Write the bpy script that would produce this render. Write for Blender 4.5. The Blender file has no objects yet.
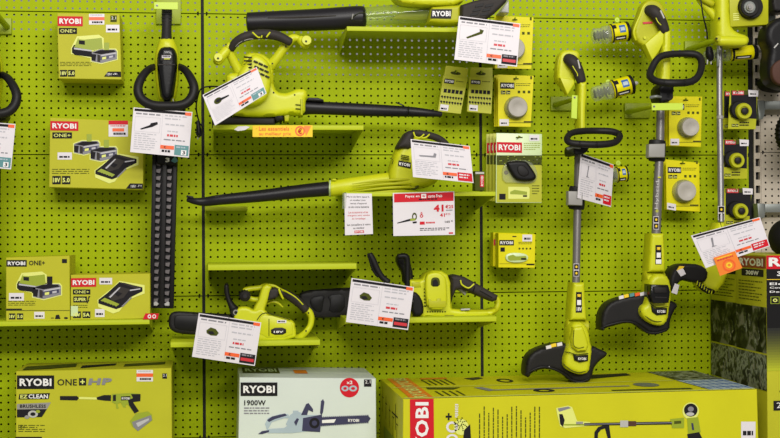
import bpy, bmesh, math, random
from mathutils import Vector, Matrix
random.seed(7)
S = bpy.context.scene
COL = S.collection
# ------------------------------------------------------------------ camera
F = 1400.0; DW = 5.0; EYE = 1.45
TH = math.radians(7.25); PITCH = math.radians(0.37); ROLL = math.radians(0.34)
RM = Matrix.Rotation(-TH, 3, 'Z') @ Matrix.Rotation(math.pi/2+PITCH, 3, 'X') @ Matrix.Rotation(-ROLL, 3, 'Z')
CAM = Vector((0, -DW, EYE))
cd = bpy.data.cameras.new('camera'); cam = bpy.data.objects.new('camera', cd); COL.objects.link(cam)
cam.matrix_world = Matrix.Translation(CAM) @ RM.to_4x4()
cd.sensor_width = 36; cd.lens = F*36/780; cd.clip_end = 100
S.camera = cam

def P(px, py, d):
    v = RM @ Vector(((px-390)/F, -(py-219)/F, -1))
    t = (-d-CAM.y)/v.y
    return CAM + v*t
def sc(d): return (DW-d)/F

# ------------------------------------------------------------------ materials
def lin(c):
    r = []
    for x in c:
        x = x/255.0
        r.append(x/12.92 if x <= .04045 else ((x+.055)/1.055)**2.4)
    return r
MATS = {}
def mat(name, rgb, rough=.5, metal=0, alpha=1, var=.04, bump=0, bscale=400, coat=0, trans=0, emit=None, spec=.5):
    m = bpy.data.materials.new(name); m.use_nodes = True
    nt = m.node_tree; b = nt.nodes['Principled BSDF']
    c = lin(rgb)
    tc = nt.nodes.new('ShaderNodeTexCoord')
    if var:
        n = nt.nodes.new('ShaderNodeTexNoise'); n.inputs['Scale'].default_value = 9; n.inputs['Detail'].default_value = 3
        nt.links.new(tc.outputs['Object'], n.inputs['Vector'])
        r = nt.nodes.new('ShaderNodeValToRGB')
        r.color_ramp.elements[0].position = .3; r.color_ramp.elements[1].position = .7
        r.color_ramp.elements[0].color = [x*(1-var) for x in c]+[1]
        r.color_ramp.elements[1].color = [min(1, x*(1+var)) for x in c]+[1]
        nt.links.new(n.outputs['Fac'], r.inputs['Fac']); nt.links.new(r.outputs['Color'], b.inputs['Base Color'])
    else:
        b.inputs['Base Color'].default_value = c+[1]
    b.inputs['Roughness'].default_value = rough; b.inputs['Metallic'].default_value = metal
    b.inputs['Alpha'].default_value = alpha
    b.inputs['Coat Weight'].default_value = coat
    b.inputs['Transmission Weight'].default_value = trans
    b.inputs['Specular IOR Level'].default_value = spec
    if bump:
        n2 = nt.nodes.new('ShaderNodeTexNoise'); n2.inputs['Scale'].default_value = bscale
        nt.links.new(tc.outputs['Object'], n2.inputs['Vector'])
        bp = nt.nodes.new('ShaderNodeBump'); bp.inputs['Strength'].default_value = bump; bp.inputs['Distance'].default_value = .001
        nt.links.new(n2.outputs['Fac'], bp.inputs['Height']); nt.links.new(bp.outputs['Normal'], b.inputs['Normal'])
    MATS[name] = m
    return m
mat('wall', (164,182,0), .6, var=.03, bump=.05, bscale=60, spec=.12)
mat('shelf', (186,198,26), .5, var=.02, spec=.3)
mat('hook', (150,166,2), .5, var=.02)
mat('tool', (204,208,26), .38, var=.03, spec=.4)
mat('tool2', (180,182,20), .45, var=.03, spec=.3)
mat('carton', (188,186,38), .5, var=.03, spec=.25)
mat('carton_y', (204,200,22), .5, var=.03, spec=.25)
mat('carton_pale', (212,220,212), .42, var=.02)
mat('art_dark', (150,165,28), .45, var=.0)
mat('art_light', (225,230,120), .45, var=.0)
mat('card', (226,216,0), .4, var=.02, spec=.25)
mat('chaincard', (182,184,20), .45, var=.03)
mat('palegreen', (206,224,170), .3, var=.02)
mat('black', (20,19,20), .45, var=.1, spec=.22)
mat('black_gloss', (16,16,17), .22, var=.1, spec=.4)
mat('char', (50,45,42), .6, var=.08, bump=.3, bscale=700, spec=.25)
mat('char2', (36,33,33), .55, var=.08, spec=.25)
mat('guard', (27,25,25), .5, var=.15, spec=.25, bump=.15, bscale=300)
mat('tube', (28,26,30), .38, var=.06, spec=.28)
mat('darkgap', (16,16,14), .8, var=0)
mat('back', (26,26,22), .8, var=.05)
mat('white', (238,236,234), .4, var=.01)
mat('paper', (226,220,224), .35, var=.01)
mat('ink', (34,32,36), .6, var=0, spec=.1)
mat('grey_ink', (130,128,134), .5, var=0)
mat('lgrey_ink', (186,184,190), .5, var=0)
mat('red', (206,24,40), .5, var=.02, spec=.2)
mat('darkred', (150,22,40), .4, var=.03)
mat('redink', (205,40,50), .4, var=0)
mat('orange', (240,96,34), .4, var=.02)
mat('yellow', (244,206,52), .5, var=.02, spec=.2)
mat('orangec', (240,130,36), .4, var=.04)
mat('teal', (84,140,142), .4, var=.02)
mat('olive', (74,80,26), .6, var=.1, spec=.1)
mat('grey', (150,147,142), .45, var=.03)
mat('disc', (176,170,160), .5, var=.04, bump=.2)
mat('pgrey', (186,184,180), .35, var=.04)
mat('steel', (140,138,138), .42, metal=.6, var=.05)
mat('shaft', (120,116,114), .35, metal=.35, var=.05)
mat('beige', (196,184,166), .5, var=.03, bump=.05, bscale=60)
mat('greysteel', (128,132,128), .4, metal=.4, var=.04)
mat('clear', (190,198,170), .1, alpha=.3, var=0, spec=.7)
mat('cleargreen', (130,150,90), .1, alpha=.34, var=0, spec=.7)
mat('blueink', (40,96,170), .4, var=0)
mat('navy', (52,52,84), .4, var=0)
mat('pblue', (170,186,196), .4, var=.05)
mat('wheel', (18,16,17), .6, var=.2, spec=.2)
mat('brown', (84,56,46), .6, var=.2, spec=.2)
mat('limetag', (196,222,60), .4, var=.02)
mat('tooth', (104,98,98), .45, metal=.3, var=.1)
def photomat(name, stops, scale):
    m = mat(name, (60,60,50), .5, var=.1, spec=.15)
    nt = m.node_tree
    n = [x for x in nt.nodes if x.type=='TEX_NOISE'][0]; r = [x for x in nt.nodes if x.type=='VALTORGB'][0]
    n.inputs['Scale'].default_value = scale; n.inputs['Detail'].default_value = 5; n.inputs['Distortion'].default_value = .8
    while len(r.color_ramp.elements) < len(stops): r.color_ramp.elements.new(.5)
    for e,(p,c) in zip(r.color_ramp.elements, stops): e.position = p; e.color = lin(c)+[1]
mat('floor', (150,146,140), .4, var=.05)
photomat('photo1', [(.4,(34,36,22)),(.47,(92,100,60)),(.53,(60,64,44)),(.6,(150,146,122))], 26)
photomat('photo2', [(.4,(14,14,10)),(.48,(34,36,22)),(.54,(66,72,40)),(.62,(122,120,100))], 20)
photomat('photo3', [(.4,(44,46,32)),(.47,(110,116,88)),(.53,(150,154,130)),(.6,(66,68,52))], 24)

# ------------------------------------------------------------------ mesh builder
class M:
    def __init__(s): s.v=[]; s.f=[]; s.mi=[]; s.sm=[]; s.mats=[]
    def add(s, vs, fs, m, smooth=True):
        if m not in s.mats: s.mats.append(m)
        k = s.mats.index(m); o = len(s.v)
        s.v += [Vector(v) for v in vs]
        for f in fs:
            s.f.append([o+i for i in f]); s.mi.append(k); s.sm.append(smooth)
        return s
ORIG = {}
SUB={'printing':('carton','card','backing_card','shaft','housing','front_plate','reel_drum','battery_cover'),'logo':('carton','backing_card'),'price_sticker':('carton','backing_card'),'sticker':('carton','housing'),
 'top_printing':('carton',),'side_printing':('carton',),'side_logo':('carton',),'grip_inlay':('grip',),'screw':('front_plate','housing','top_housing'),'collar_plate':('collar',),'clamp_lever':('clamp',),
 'guard_rim':('guard',),'warning_sticker':('guard','hand_guard'),'logo_plate':('motor_head','housing','lime_body'),'tube_rib':('black_tube',),'vent_slots':('fan_cover','motor_housing','housing'),'collar_rib':('nozzle','housing'),
 'nozzle_catch':('nozzle',),'barrel_ring':('barrel',),'guard_pivot':('front_guard',),'battery_window':('housing',),'adjuster_window':('side_cover',),'embossed_panel':('housing',),'safety_label':('shaft',),'side_label':('lower_sleeve',),
 'shaft_joint':('shaft',),'vent_ring':('motor_head',),'bump_knob':('spool_cap',),'line_coil':('clamshell',),'metal_bolt':('screw_knob',),'blister_window':('carton',),'clear_blister':('backing_card',),'rim':('reel_drum','tyre'),'pin':('reel_drum',),
 'grip_panel':('grip',),'latch':('base',),'trigger':('rear_handle','grip'),'nozzle':('clear_blister',),'blade':('blade_cover',)}
def build(m, name, parent=None, label=None, ang=38):
    if parent is not None and name in SUB and not (name=='nozzle' and 'blower' in parent.name):
        for c in SUB[name]:
            hit=[k for k in parent.children if k.name.split('.')[0]==c]
            if hit: parent=hit[0]; break
    me = bpy.data.meshes.new(name)
    o0 = ORIG.get(parent.name, Vector((0,0,0))) if parent else Vector((0,0,0))
    me.from_pydata([v-o0 for v in m.v], [], m.f)
    for n in m.mats: me.materials.append(MATS[n])
    me.polygons.foreach_set('material_index', m.mi)
    me.polygons.foreach_set('use_smooth', m.sm)
    if len(m.v)<60000:
        bm=bmesh.new(); bm.from_mesh(me); bmesh.ops.remove_doubles(bm,verts=bm.verts,dist=.00002); bm.to_mesh(me); bm.free()
    me.update(); me.set_sharp_from_angle(angle=math.radians(ang))
    o = bpy.data.objects.new(name, me); COL.objects.link(o)
    if parent: o.parent = parent
    ORIG[o.name] = o0
    if label: o['label'] = label
    return o
def thing(name, label, cat, loc, group=None):
    o = bpy.data.objects.new(name, None); o.empty_display_size = .03
    COL.objects.link(o); o.location = loc; ORIG[o.name] = Vector(loc)
    o['label'] = label; o['category'] = cat
    if group: o['group'] = group
    return o
def struct(m, name, ang=38):
    o = build(m, name, ang=ang); o['kind'] = 'structure'; return o

def screws(T, L, d, r=.9):
    for q in L:
        m=M(); x,y=q[:2]; screw(m,x,y,q[2] if len(q)>2 else d,r); build(m,'screw',T)
# ------------------------------------------------------------------ surface maps
def FL(d):                       # plane parallel to the wall, d metres in front of it
    return lambda x, y, h=0: P(x, y, d) + Vector((0, -h, 0))
def QD(c, up=None):              # bilinear map of four world corners TL TR BR BL, (0..1, 0..1), v down
    c = [Vector(q) for q in c]
    n = (c[1]-c[0]).cross(c[3]-c[0]).normalized()
    if n.dot(CAM-c[0]) < 0: n = -n
    def f(u, v, h=0):
        return (c[0]*(1-u)+c[1]*u)*(1-v) + (c[3]*(1-u)+c[2]*u)*v + n*h
    return f
def rect(m, mp, x0, y0, x1, y1, mt, h=.0012):
    m.add([mp(x0,y0,h), mp(x1,y0,h), mp(x1,y1,h), mp(x0,y1,h)], [(0,1,2,3)], mt, False)
def poly(m, mp, pts, mt, h=.0012):
    m.add([mp(x,y,h) for x,y in pts], [tuple(range(len(pts)))], mt, False)
def ell(m, mp, cx, cy, rx, ry, mt, h=.0012, n=24, rin=0):
    a = [(math.cos(2*math.pi*i/n), math.sin(2*math.pi*i/n)) for i in range(n)]
    if rin:
        vs = [mp(cx+rx*c, cy+ry*s, h) for c, s in a] + [mp(cx+rx*rin*c, cy+ry*rin*s, h) for c, s in a]
        m.add(vs, [(i,(i+1)%n,n+(i+1)%n,n+i) for i in range(n)], mt, False)
    else: poly(m, mp, [(cx+rx*c, cy+ry*s) for c, s in a], mt, h)
TX = {}
def glyph(s, bold):
    k = (s, bold)
    if k not in TX:
        c = bpy.data.curves.new('t', 'FONT'); c.body = s; c.offset = bold; c.resolution_u = 2
        c.space_character = 1.0 + bold*2
        o = bpy.data.objects.new('t', c); COL.objects.link(o)
        bpy.context.view_layer.update()
        dg = bpy.context.evaluated_depsgraph_get()
        me = bpy.data.meshes.new_from_object(o.evaluated_get(dg))
        vs = [v.co.copy() for v in me.vertices]; fs = [tuple(p.vertices) for p in me.polygons]
        bpy.data.objects.remove(o); bpy.data.curves.remove(c); bpy.data.meshes.remove(me)
        x0=min(v.x for v in vs); x1=max(v.x for v in vs); y0=min(v.y for v in vs); y1=max(v.y for v in vs)
        TX[k] = ([((v.x-x0)/(x1-x0), (v.y-y0)/(y1-y0)) for v in vs], fs)
    return TX[k]
def text(m, mp, s, O, U, V, mt, bold=.02, h=.0024):   # O bottom-left, U along the width, V up the height (map units)
    vs, fs = glyph(s, bold)
    m.add([mp(O[0]+U[0]*a+V[0]*b, O[1]+U[1]*a+V[1]*b, h) for a, b in vs], fs, mt, False)
def txt(m, mp, s, x0, y0, x1, y1, mt, bold=.02, h=.0024):
    text(m, mp, s, (x0,y1), (x1-x0,0), (0,y0-y1), mt, bold, h)
def badge(m, mp, x0, y0, x1, y1, bg='black', fg='white', s='RYOBI', tilt=0, pad=.12, h=.0012, bold=.035):
    w=x1-x0; H=y1-y0
    poly(m, mp, [(x0,y0),(x1,y0+tilt),(x1,y1+tilt),(x0,y1)], bg, h)
    text(m, mp, s, (x0+w*pad*.6, y1-H*.22), (w*(1-pad*1.2), tilt), (0,-H*.56), fg, bold, h+.0012)
def words(m, mp, x0, y0, x1, y1, rows, mt='grey_ink', fill=.4, seed=0, h=.0012, tilt=0, wl=None):
    r = random.Random(seed); rh=(y1-y0)/rows
    unit = wl or (x1-x0)*.12
    for k in range(rows):
        y=y0+rh*k; x=x0; end = x1-(x1-x0)*(r.random()*.35 if k%2 else r.random()*.1)
        while x < end:
            w = unit*(.5+r.random()); xe=min(end, x+w)
            t0=tilt*(x-x0)/(x1-x0); t1=tilt*(xe-x0)/(x1-x0)
            poly(m, mp, [(x,y+t0),(xe,y+t1),(xe,y+rh*fill+t1),(x,y+rh*fill+t0)], mt, h)
            x = xe+unit*.25
# ------------------------------------------------------------------ solids
def chaikin(pts, n=2):
    for _ in range(n):
        q=[]
        for i in range(len(pts)):
            a=pts[i]; b=pts[(i+1)%len(pts)]
            q.append((a[0]*.75+b[0]*.25, a[1]*.75+b[1]*.25)); q.append((a[0]*.25+b[0]*.75, a[1]*.25+b[1]*.75))
        pts=q
    return pts
def area(p): return sum(p[i][0]*p[(i+1)%len(p)][1]-p[(i+1)%len(p)][0]*p[i][1] for i in range(len(p)))/2
def inset(p, t):
    n=len(p); out=[]
    for i in range(n):
        a=Vector(p[i-1]); b=Vector(p[i]); c=Vector(p[(i+1)%n])
        d1=(b-a); d2=(c-b)
        if d1.length<1e-7 or d2.length<1e-7: out.append(tuple(b)); continue
        d1.normalize(); d2.normalize()
        n1=Vector((-d1.y,d1.x)); n2=Vector((-d2.y,d2.x)); q=n1+n2
        if q.length<1e-4: q=n1
        q.normalize(); k=1/max(.5, q.dot(n1))
        out.append(tuple(b+q*t*k))
    return out
def prismw(m, p, y0, y1, mt, bev=.002, seg=2, back=True, capmat=None, both=False):
    """p = (x,z) world outline, y0 the far y, y1 the near y (y1<y0)"""
    if area(p) < 0: p = p[::-1]
    n=len(p); rings=[]
    bev=min(bev, (y0-y1)*.45 if both else (y0-y1)*.95)
    if both and bev>0:
        for k in range(seg+1):
            a=math.pi/2*(1-k/seg)
            rings.append((inset(p, bev*(1-math.cos(a))), y0-bev*(1-math.sin(a))))
    else: rings.append((p,y0))
    if bev>0:
        for k in range(seg+1):
            a=math.pi/2*k/seg
            rings.append((inset(p, bev*(1-math.cos(a))), y1+bev-bev*math.sin(a)))
    else: rings.append((p,y1))
    vs=[]; fs=[]
    for q,y in rings: vs += [(x,y,z) for x,z in q]
    for k in range(len(rings)-1):
        for i in range(n):
            j=(i+1)%n; fs.append((k*n+i, k*n+j, (k+1)*n+j, (k+1)*n+i))
    fs.append(tuple(range((len(rings)-1)*n, len(rings)*n)))
    if back: fs.append(tuple(reversed(range(n))))
    m.add(vs, fs, mt)
from mathutils.geometry import delaunay_2d_cdt
def pillow(m, p, y0, y1, mt, bev, seg=4, both=True):
    """rounded solid: the rim of each face rolls over a quarter circle, robust for concave outlines"""
    if area(p) < 0: p = p[::-1]
    n=len(p); P2=[Vector(q) for q in p]
    sg=[(P2[i],P2[(i+1)%n]-P2[i]) for i in range(n)]
    sg=[(a,d,max(d.length_squared,1e-12)) for a,d in sg]
    def dist(x,z):
        b=1e9
        for a,d,l in sg:
            px=x-a.x; pz=z-a.y; t=(px*d.x+pz*d.y)/l; t=0 if t<0 else 1 if t>1 else t
            ex=px-d.x*t; ez=pz-d.y*t; q=ex*ex+ez*ez
            if q<b: b=q
        return math.sqrt(b)
    def inside(x,z):
        c=False; j=n-1
        for i in range(n):
            a=P2[i]; b=P2[j]
            if (a.y>z)!=(b.y>z) and x<(b.x-a.x)*(z-a.y)/(b.y-a.y)+a.x: c=not c
            j=i
        return c
    bev=min(bev,(y0-y1)*(.48 if both else .95))
    pts=list(P2); dd=[0.0]*n
    for k in range(1,seg+1):
        t=bev*(1-math.cos(math.pi/2*k/seg))
        for i,(x,z) in enumerate(inset(p,t)):
            if inside(x,z):
                r=dist(x,z)
                if r>t*.93: pts.append(Vector((x,z))); dd.append(r)
    xs=[q.x for q in P2]; zs=[q.y for q in P2]
    st=max(.004,max(max(xs)-min(xs),max(zs)-min(zs))/40)
    x=min(xs)+st/2
    while x<max(xs):
        z=min(zs)+st/2
        while z<max(zs):
            if inside(x,z):
                r=dist(x,z)
                if r>bev*.2: pts.append(Vector((x+random.uniform(-.02,.02)*st,z))); dd.append(r)
            z+=st
        x+=st
    res=delaunay_2d_cdt(pts,[],[list(range(n))],1,1e-6)
    V,Fc,ov=res[0],res[2],res[3]
    D=[]
    for i,v in enumerate(V):
        o=[j for j in ov[i]] if ov[i] else []
        D.append(0.0 if any(j<n for j in o) else (dd[o[0]] if o else dist(v.x,v.y)))
    def off(r):
        r=min(r,bev); return bev-math.sqrt(max(0,bev*bev-(bev-r)**2))
    fr=[(v.x,y1+off(r),v.y) for v,r in zip(V,D)]
    m.add(fr,[tuple(f) for f in Fc],mt)
    yb=y0-bev if both else y0
    k0=len(m.v)
    m.add([(a.x,y1+bev,a.y) for a in P2]+[(a.x,yb,a.y) for a in P2],[(n+i,n+(i+1)%n,(i+1)%n,i) for i in range(n)],mt)
    if both: m.add([(v.x,y0-off(r),v.y) for v,r in zip(V,D)],[tuple(reversed(f)) for f in Fc],mt)
    else: m.add([(a.x,y0,a.y) for a in P2],[tuple(reversed(range(n)))],mt)
def px2w(pts, d): return [(lambda v:(v.x,v.z))(P(x,y,d)) for x,y in pts]
def prism(m, pts, d0, d1, mt, bev=.004, seg=3, rnd=0, both=False):
    if rnd: pts=chaikin(pts, rnd)
    if bev>=.0095 and seg>=3:
        d0=max(d0, d1-.1)
        pillow(m, px2w(pts,d1-(d1-d0)*.3), -d0, -d1, mt, bev, seg); return
    prismw(m, px2w(pts,d1), -d0, -d1, mt, bev, seg, both=both)
def catmull(pts, k, closed=False):
    n=len(pts); out=[]
    rng = range(n if closed else n-1)
    for i in rng:
        g=lambda j: pts[j%n] if closed else pts[min(max(j,0),n-1)]
        a,b,c,d=[Vector(g(i+q)) for q in (-1,0,1,2)]
        for s in range(k):
            t=s/k
            out.append(.5*((2*b)+(-a+c)*t+(2*a-5*b+4*c-d)*t*t+(-a+3*b-3*c+d)*t**3))
    if not closed: out.append(Vector(pts[-1]))
    return out
def tubew(m, pts, rad, mt, flat=1, closed=False, n=10, k=4, cap=.5):
    """pts world; rad list of metres; flat scales the radius along y"""
    n0=len(pts)
    if not isinstance(rad,(list,tuple)): rad=[rad]*n0
    q=[tuple(p)+(r,) for p,r in zip(pts,rad)]
    q=[Vector(x) for x in q]
    c=catmull(q,k,closed) if n0>2 else q
    pos=[Vector(x[:3]) for x in c]; rr=[x[3] for x in c]; N=len(pos)
    vs=[]; fs=[]
    def tan(i):
        if closed: return (pos[(i+1)%N]-pos[i-1]).normalized()
        return (pos[min(i+1,N-1)]-pos[max(i-1,0)]).normalized()
    useZ = sum(abs(tan(i).y) for i in range(N))/N > .8
    ref=Vector((0,0,1)) if useZ else Vector((0,1,0))
    rings=[(pos[i],rr[i],tan(i)) for i in range(N)]
    if not closed and cap:
        t0=tan(0); t1=tan(N-1); r0=rr[0]; r1=rr[-1]
        rings=[(pos[0]-t0*r0*cap, r0*.35,t0),(pos[0]-t0*r0*cap*.7,r0*.8,t0)]+rings+[(pos[-1]+t1*r1*cap*.7,r1*.8,t1),(pos[-1]+t1*r1*cap,r1*.35,t1)]
    for p,r,t in rings:
        B=ref-t*ref.dot(t)
        if B.length<1e-3: B=Vector((1,0,0))-t*t.x
        B.normalize(); Nn=t.cross(B)
        for a in range(n):
            th=2*math.pi*a/n
            vs.append(p+Nn*math.cos(th)*r+B*math.sin(th)*r*flat)
    R=len(rings)
    for i in range(R if closed else R-1):
        for a in range(n):
            b=(a+1)%n; j=(i+1)%R
            fs.append((i*n+a,i*n+b,j*n+b,j*n+a))
    if not closed: fs += [tuple(reversed(range(n))), tuple(range((R-1)*n,R*n))]
    m.add(vs,fs,mt)
def tube(m, pts, r, mt, **kw):
    """pts (px,py,d), r in px"""
    if not isinstance(r,(list,tuple)): r=[r]*len(pts)
    tubew(m,[P(*p) for p in pts],[a*sc(p[2]) for a,p in zip(r,pts)],mt,**kw)
def boxw(m, a, b, mt, bev=0):
    x0,x1=sorted((a[0],b[0])); y0,y1=sorted((a[1],b[1])); z0,z1=sorted((a[2],b[2]))
    prismw(m,[(x0,z0),(x1,z0),(x1,z1),(x0,z1)],y1,y0,mt,bev,2,both=True)
def lathe(m, c, ax, prof, mt, n=24):
    c=Vector(c); ax=Vector(ax).normalized()
    u=ax.orthogonal().normalized(); w=ax.cross(u)
    vs=[];fs=[]
    for r,h in prof:
        for i in range(n):
            t=2*math.pi*i/n; vs.append(c+ax*h+(u*math.cos(t)+w*math.sin(t))*max(r,1e-5))
    for k in range(len(prof)-1):
        for i in range(n):
            j=(i+1)%n; fs.append((k*n+i,k*n+j,(k+1)*n+j,(k+1)*n+i))
    fs += [tuple(reversed(range(n))), tuple(range((len(prof)-1)*n,len(prof)*n))]
    m.add(vs,fs,mt)
FWD=(0,-1,0)
def knob(m, px, py, d, r, depth, mt, n=20):      # disc facing the viewer, r px
    R=r*sc(d); lathe(m,P(px,py,d-depth),FWD,[(R,0),(R,depth*.8),(R*.92,depth),(R*.3,depth*1.0)],mt,n)
def screw(m, px, py, d, r=.9): knob(m,px,py,d+.0005,r,.003,'black',10)

# ================================================================== THE WALL
X1 = P(203.4,229,0).x; PIT=.025
ZS = P(343,154.8,0).z
def pegpanel(name, x0, x1, z0, z1, mt, cols, rows, ox, oz):
    m=M(); pts=[]
    vs=[];fs=[]; nn=8; r=.0039
    hx=PIT/2
    # margins
    gx0=ox-hx; gx1=ox+(cols-1)*PIT+hx; gz0=oz-hx; gz1=oz+(rows-1)*PIT+hx
    sq=[(1,0),(1,1),(0,1),(-1,1),(-1,0),(-1,-1),(0,-1),(1,-1)]
    sqa=[math.atan2(b,a) for a,b in sq]
    for i in range(cols):
        for j in range(rows):
            cx=ox+i*PIT; cz=oz+j*PIT; o=len(vs)
            for a,b in sq: vs.append((min(x1,max(x0,cx+a*hx)),0,min(z1,max(z0,cz+b*hx))))
            for t in sqa: vs.append((cx+r*math.cos(t),0,cz+r*math.sin(t)))
            for t in sqa: vs.append((cx+r*math.cos(t),.0015,cz+r*math.sin(t)))
            for k in range(8):
                l=(k+1)%8
                fs.append((o+k,o+8+k,o+8+l,o+l)); fs.append((o+8+k,o+16+k,o+16+l,o+8+l))
    m.add(vs,fs,mt,False)
    def q(a,b,c,d): m.add([(a,0,c),(b,0,c),(b,0,d),(a,0,d)],[(0,1,2,3)],mt,False)
    if gx0>x0: q(x0,gx0,z0,z1)
    if gx1<x1: q(gx1,x1,z0,z1)
    if gz0>z0: q(gx0,gx1,z0,gz0)
    if gz1<z1: q(gx0,gx1,gz1,z1)
    for (a,b,c,d) in ((x0,x1,z0,z0),(x0,x1,z1,z1)):
        m.add([(a,0,c),(b,0,c),(b,.02,c),(a,.02,c)],[(0,1,2,3)],mt,False)
    for x in (x0,x1): m.add([(x,0,z0),(x,0,z1),(x,.02,z1),(x,.02,z0)],[(0,1,2,3)],mt,False)
    return struct(m,name)
ztop = ZS+.5
rowsz=[(ZS+.5,ZS+.9),(ZS,ZS+.5),(ZS-.5,ZS),(ZS-1.0,ZS-.5),(ZS-1.5,ZS-1.0)]
for ci in range(3):
    xa=X1+(ci-1)*1.0+.0055; xb=X1+ci*1.0-.0055; nc=39
    if ci==2: xb=P(748.4,150,0).x; nc=40
    for z0,z1 in rowsz:
        n=int(round((z1-z0)/PIT))
        pegpanel('wall_back',xa,xb,z0+.0018,z1-.0018,'wall',nc,n,X1+(ci-1)*1.0+.025,z0+.0125)
XR=X1+2.0
for zk in range(-2,2):
    m=M(); z=ZS+.5*zk; boxw(m,(X1-1.0,.02,z-.01),(XR-.006,.024,z+.01),'darkgap'); struct(m,'trim_seam_shade')  # dark strip added behind each panel seam so the gap looks shaded
# steel uprights standing in the slots between the panels
for i in range(-1,3):
    m=M(); x=X1+i*1.0
    if i==2: continue
    boxw(m,(x-.02,.002,.0),(x+.02,.03,ZS+.9),'darkgap')
    for k in range(70): boxw(m,(x-.004,.0012,.06+k*.033),(x+.004,.0022,.078+k*.033),'back')
    struct(m,'trim_upright')
# shallow back panel of the bay facing the next aisle
for xa_,xb_,yt_ in ((X1-1.2,X1,34),(X1,X1+1.0,74),(X1+1.0,XR+1.0,52)):
    m=M(); boxw(m,(xa_,.055,0),(xb_,.065,P(400,yt_,0).z),'back'); struct(m,'wall_rear')
m=M(); boxw(m,(X1-1.6,-6.2,-.02),(XR+1.6,2.0,0),'floor'); struct(m,'floor')
# right upright (beige, slotted) and beige pegboard of the next bay
xu0=P(753.6,150,0).x; xu1=P(760.2,150,0).x
m=M()
boxw(m,(XR+.008,.004,0),(xu0,.03,ZS+.9),'darkgap')
boxw(m,(xu0-.002,.014,0),(xu1+.004,.03,ZS+.9),'darkgap')
zz=0.05
boxw(m,(xu0,-.004,0),(xu0+.006,.014,ZS+.9),'beige'); boxw(m,(xu1-.003,-.004,0),(xu1,.014,ZS+.9),'beige')
while zz<ZS+.85:
    boxw(m,(xu0+.006,-.004,zz),(xu1-.003,.006,zz+.022),'beige'); zz+=.05
struct(m,'trim_upright')
for z0,z1 in rowsz:
    pegpanel('wall_right',xu1+.003,xu1+.403,z0+.0012+.01,z1-.0012+.01,'beige',15,int(round((z1-z0)/PIT)),xu1+.02,z0+.0225)

# ================================================================== SHELVES
def shelf(label, x0, x1, yt, yb, d, left=True, right=True, tilt=0, drop=.045, name='display_shelf', group=None, tag=None):
    a=P(x0,yt,d); b=P(x1,yt+tilt,d); zt=(a.z+b.z)/2; zb=zt-(yb-yt)*sc(d)
    t=thing(name,label,'shelf',((a.x+b.x)/2,0,zt-.002))
    m=M()
    boxw(m,(a.x,-d,zt-.002),(b.x,-.001,zt),'shelf',.0006)
    boxw(m,(a.x,-d,zb),(b.x,-d+.0022,zt-.0019),'shelf',.0008)
    boxw(m,(a.x,-d+.0022,zb),(b.x,-d+.014,zb+.0015),'shelf')
    build(m,'tray',t)
    for s,on in ((0,left),(1,right)):
        if not on: continue
        m=M(); x=a.x if s==0 else b.x; x2=x+.0022 if s==0 else x-.0022
        q=[(-.001,zt-.002),(-d+.003,zt-.002),(-d+.003,zb),(-.001,zb-drop)]
        n=len(q); vs=[(x,y,z) for y,z in q]+[(x2,y,z) for y,z in q]
        m.add(vs,[tuple(range(n)),tuple(range(2*n-1,n-1,-1))]+[(i,(i+1)%n,n+(i+1)%n,n+i) for i in range(n)],'shelf',False)
        build(m,'bracket',t)
    return t
shelf('lime metal shelf at top centre under the black and clear vacuum blower',347,508,27.6,32,.30,tilt=-.5)
shB=shelf('lime metal shelf with a yellow paper strip on its front edge',213,363.5,125.2,129.8,.38,tilt=-.2)
shelf('lime metal shelf under the blower with the red headed price card hung on it',346,495.5,191.6,196,.36,left=False,tilt=.4)
shelf('short empty lime shelf just below the tip of the long black blower nozzle',205,247.5,206.4,210.6,.12,drop=.004)
shelf('empty lime metal shelf above the two chainsaws',208,356.5,264.2,269.8,.33,tilt=-.4)
shelf('lime metal shelf under the left chainsaw with ball shaped knob',170.5,320,340.8,346,.33,tilt=.3)
shelf('lime metal shelf under the right chainsaw with two black levers',345,496.5,317.2,322.4,.33,tilt=.4)
shelf('lime metal shelf at left holding two battery charger cartons',-60,149.5,320.8,325.4,.30,tilt=.3)
m=M()
ZD=.55
boxw(m,(X1-1.0,-.78,ZD-.03),(XR+.6,-.001,ZD),'shelf',.002); o=build(m,'base_shelf')
o['label']='deep lime bottom shelf carrying the large cartons along the base'; o['category']='shelf'
m=M(); boxw(m,(X1-1.0,-.74,0),(XR+.6,-.7,ZD-.03),'darkgap'); struct(m,'trim_plinth')

# paper strip
t=thing('price_strip','yellow paper strip with orange writing and euro circle on a shelf edge','sign',P(282,137,.384))
m=M(); f=FL(.383); prism(m,[(252.5,125.6),(312.6,125.2),(312.6,137),(252.5,137)],.3815,.383,'yellow',.0003,1); build(m,'card',t)
m=M(); txt(m,f,'· Les essentiels ·',256,126.6,292,130.6,'orange',.0); txt(m,f,'au meilleur prix',259,132,291,136.2,'orange',.0)
ell(m,f,300,131,5,5,'orange',rin=.72); txt(m,f,'€',297.8,128.2,302,133.8,'red'); poly(m,f,[(304,126),(311,126),(306,136)],'orangec'); build(m,'printing',t)
t=thing('tape_remnant','torn white tape scraps stuck on a shelf edge left of the yellow strip','tape',P(242,129,.384))
m=M()
prism(m,[(234,129.6),(238,126.4),(246,126),(250,127),(245,130),(238,131)],.3815,.3825,'paper',0); build(m,'tape',t)

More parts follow.
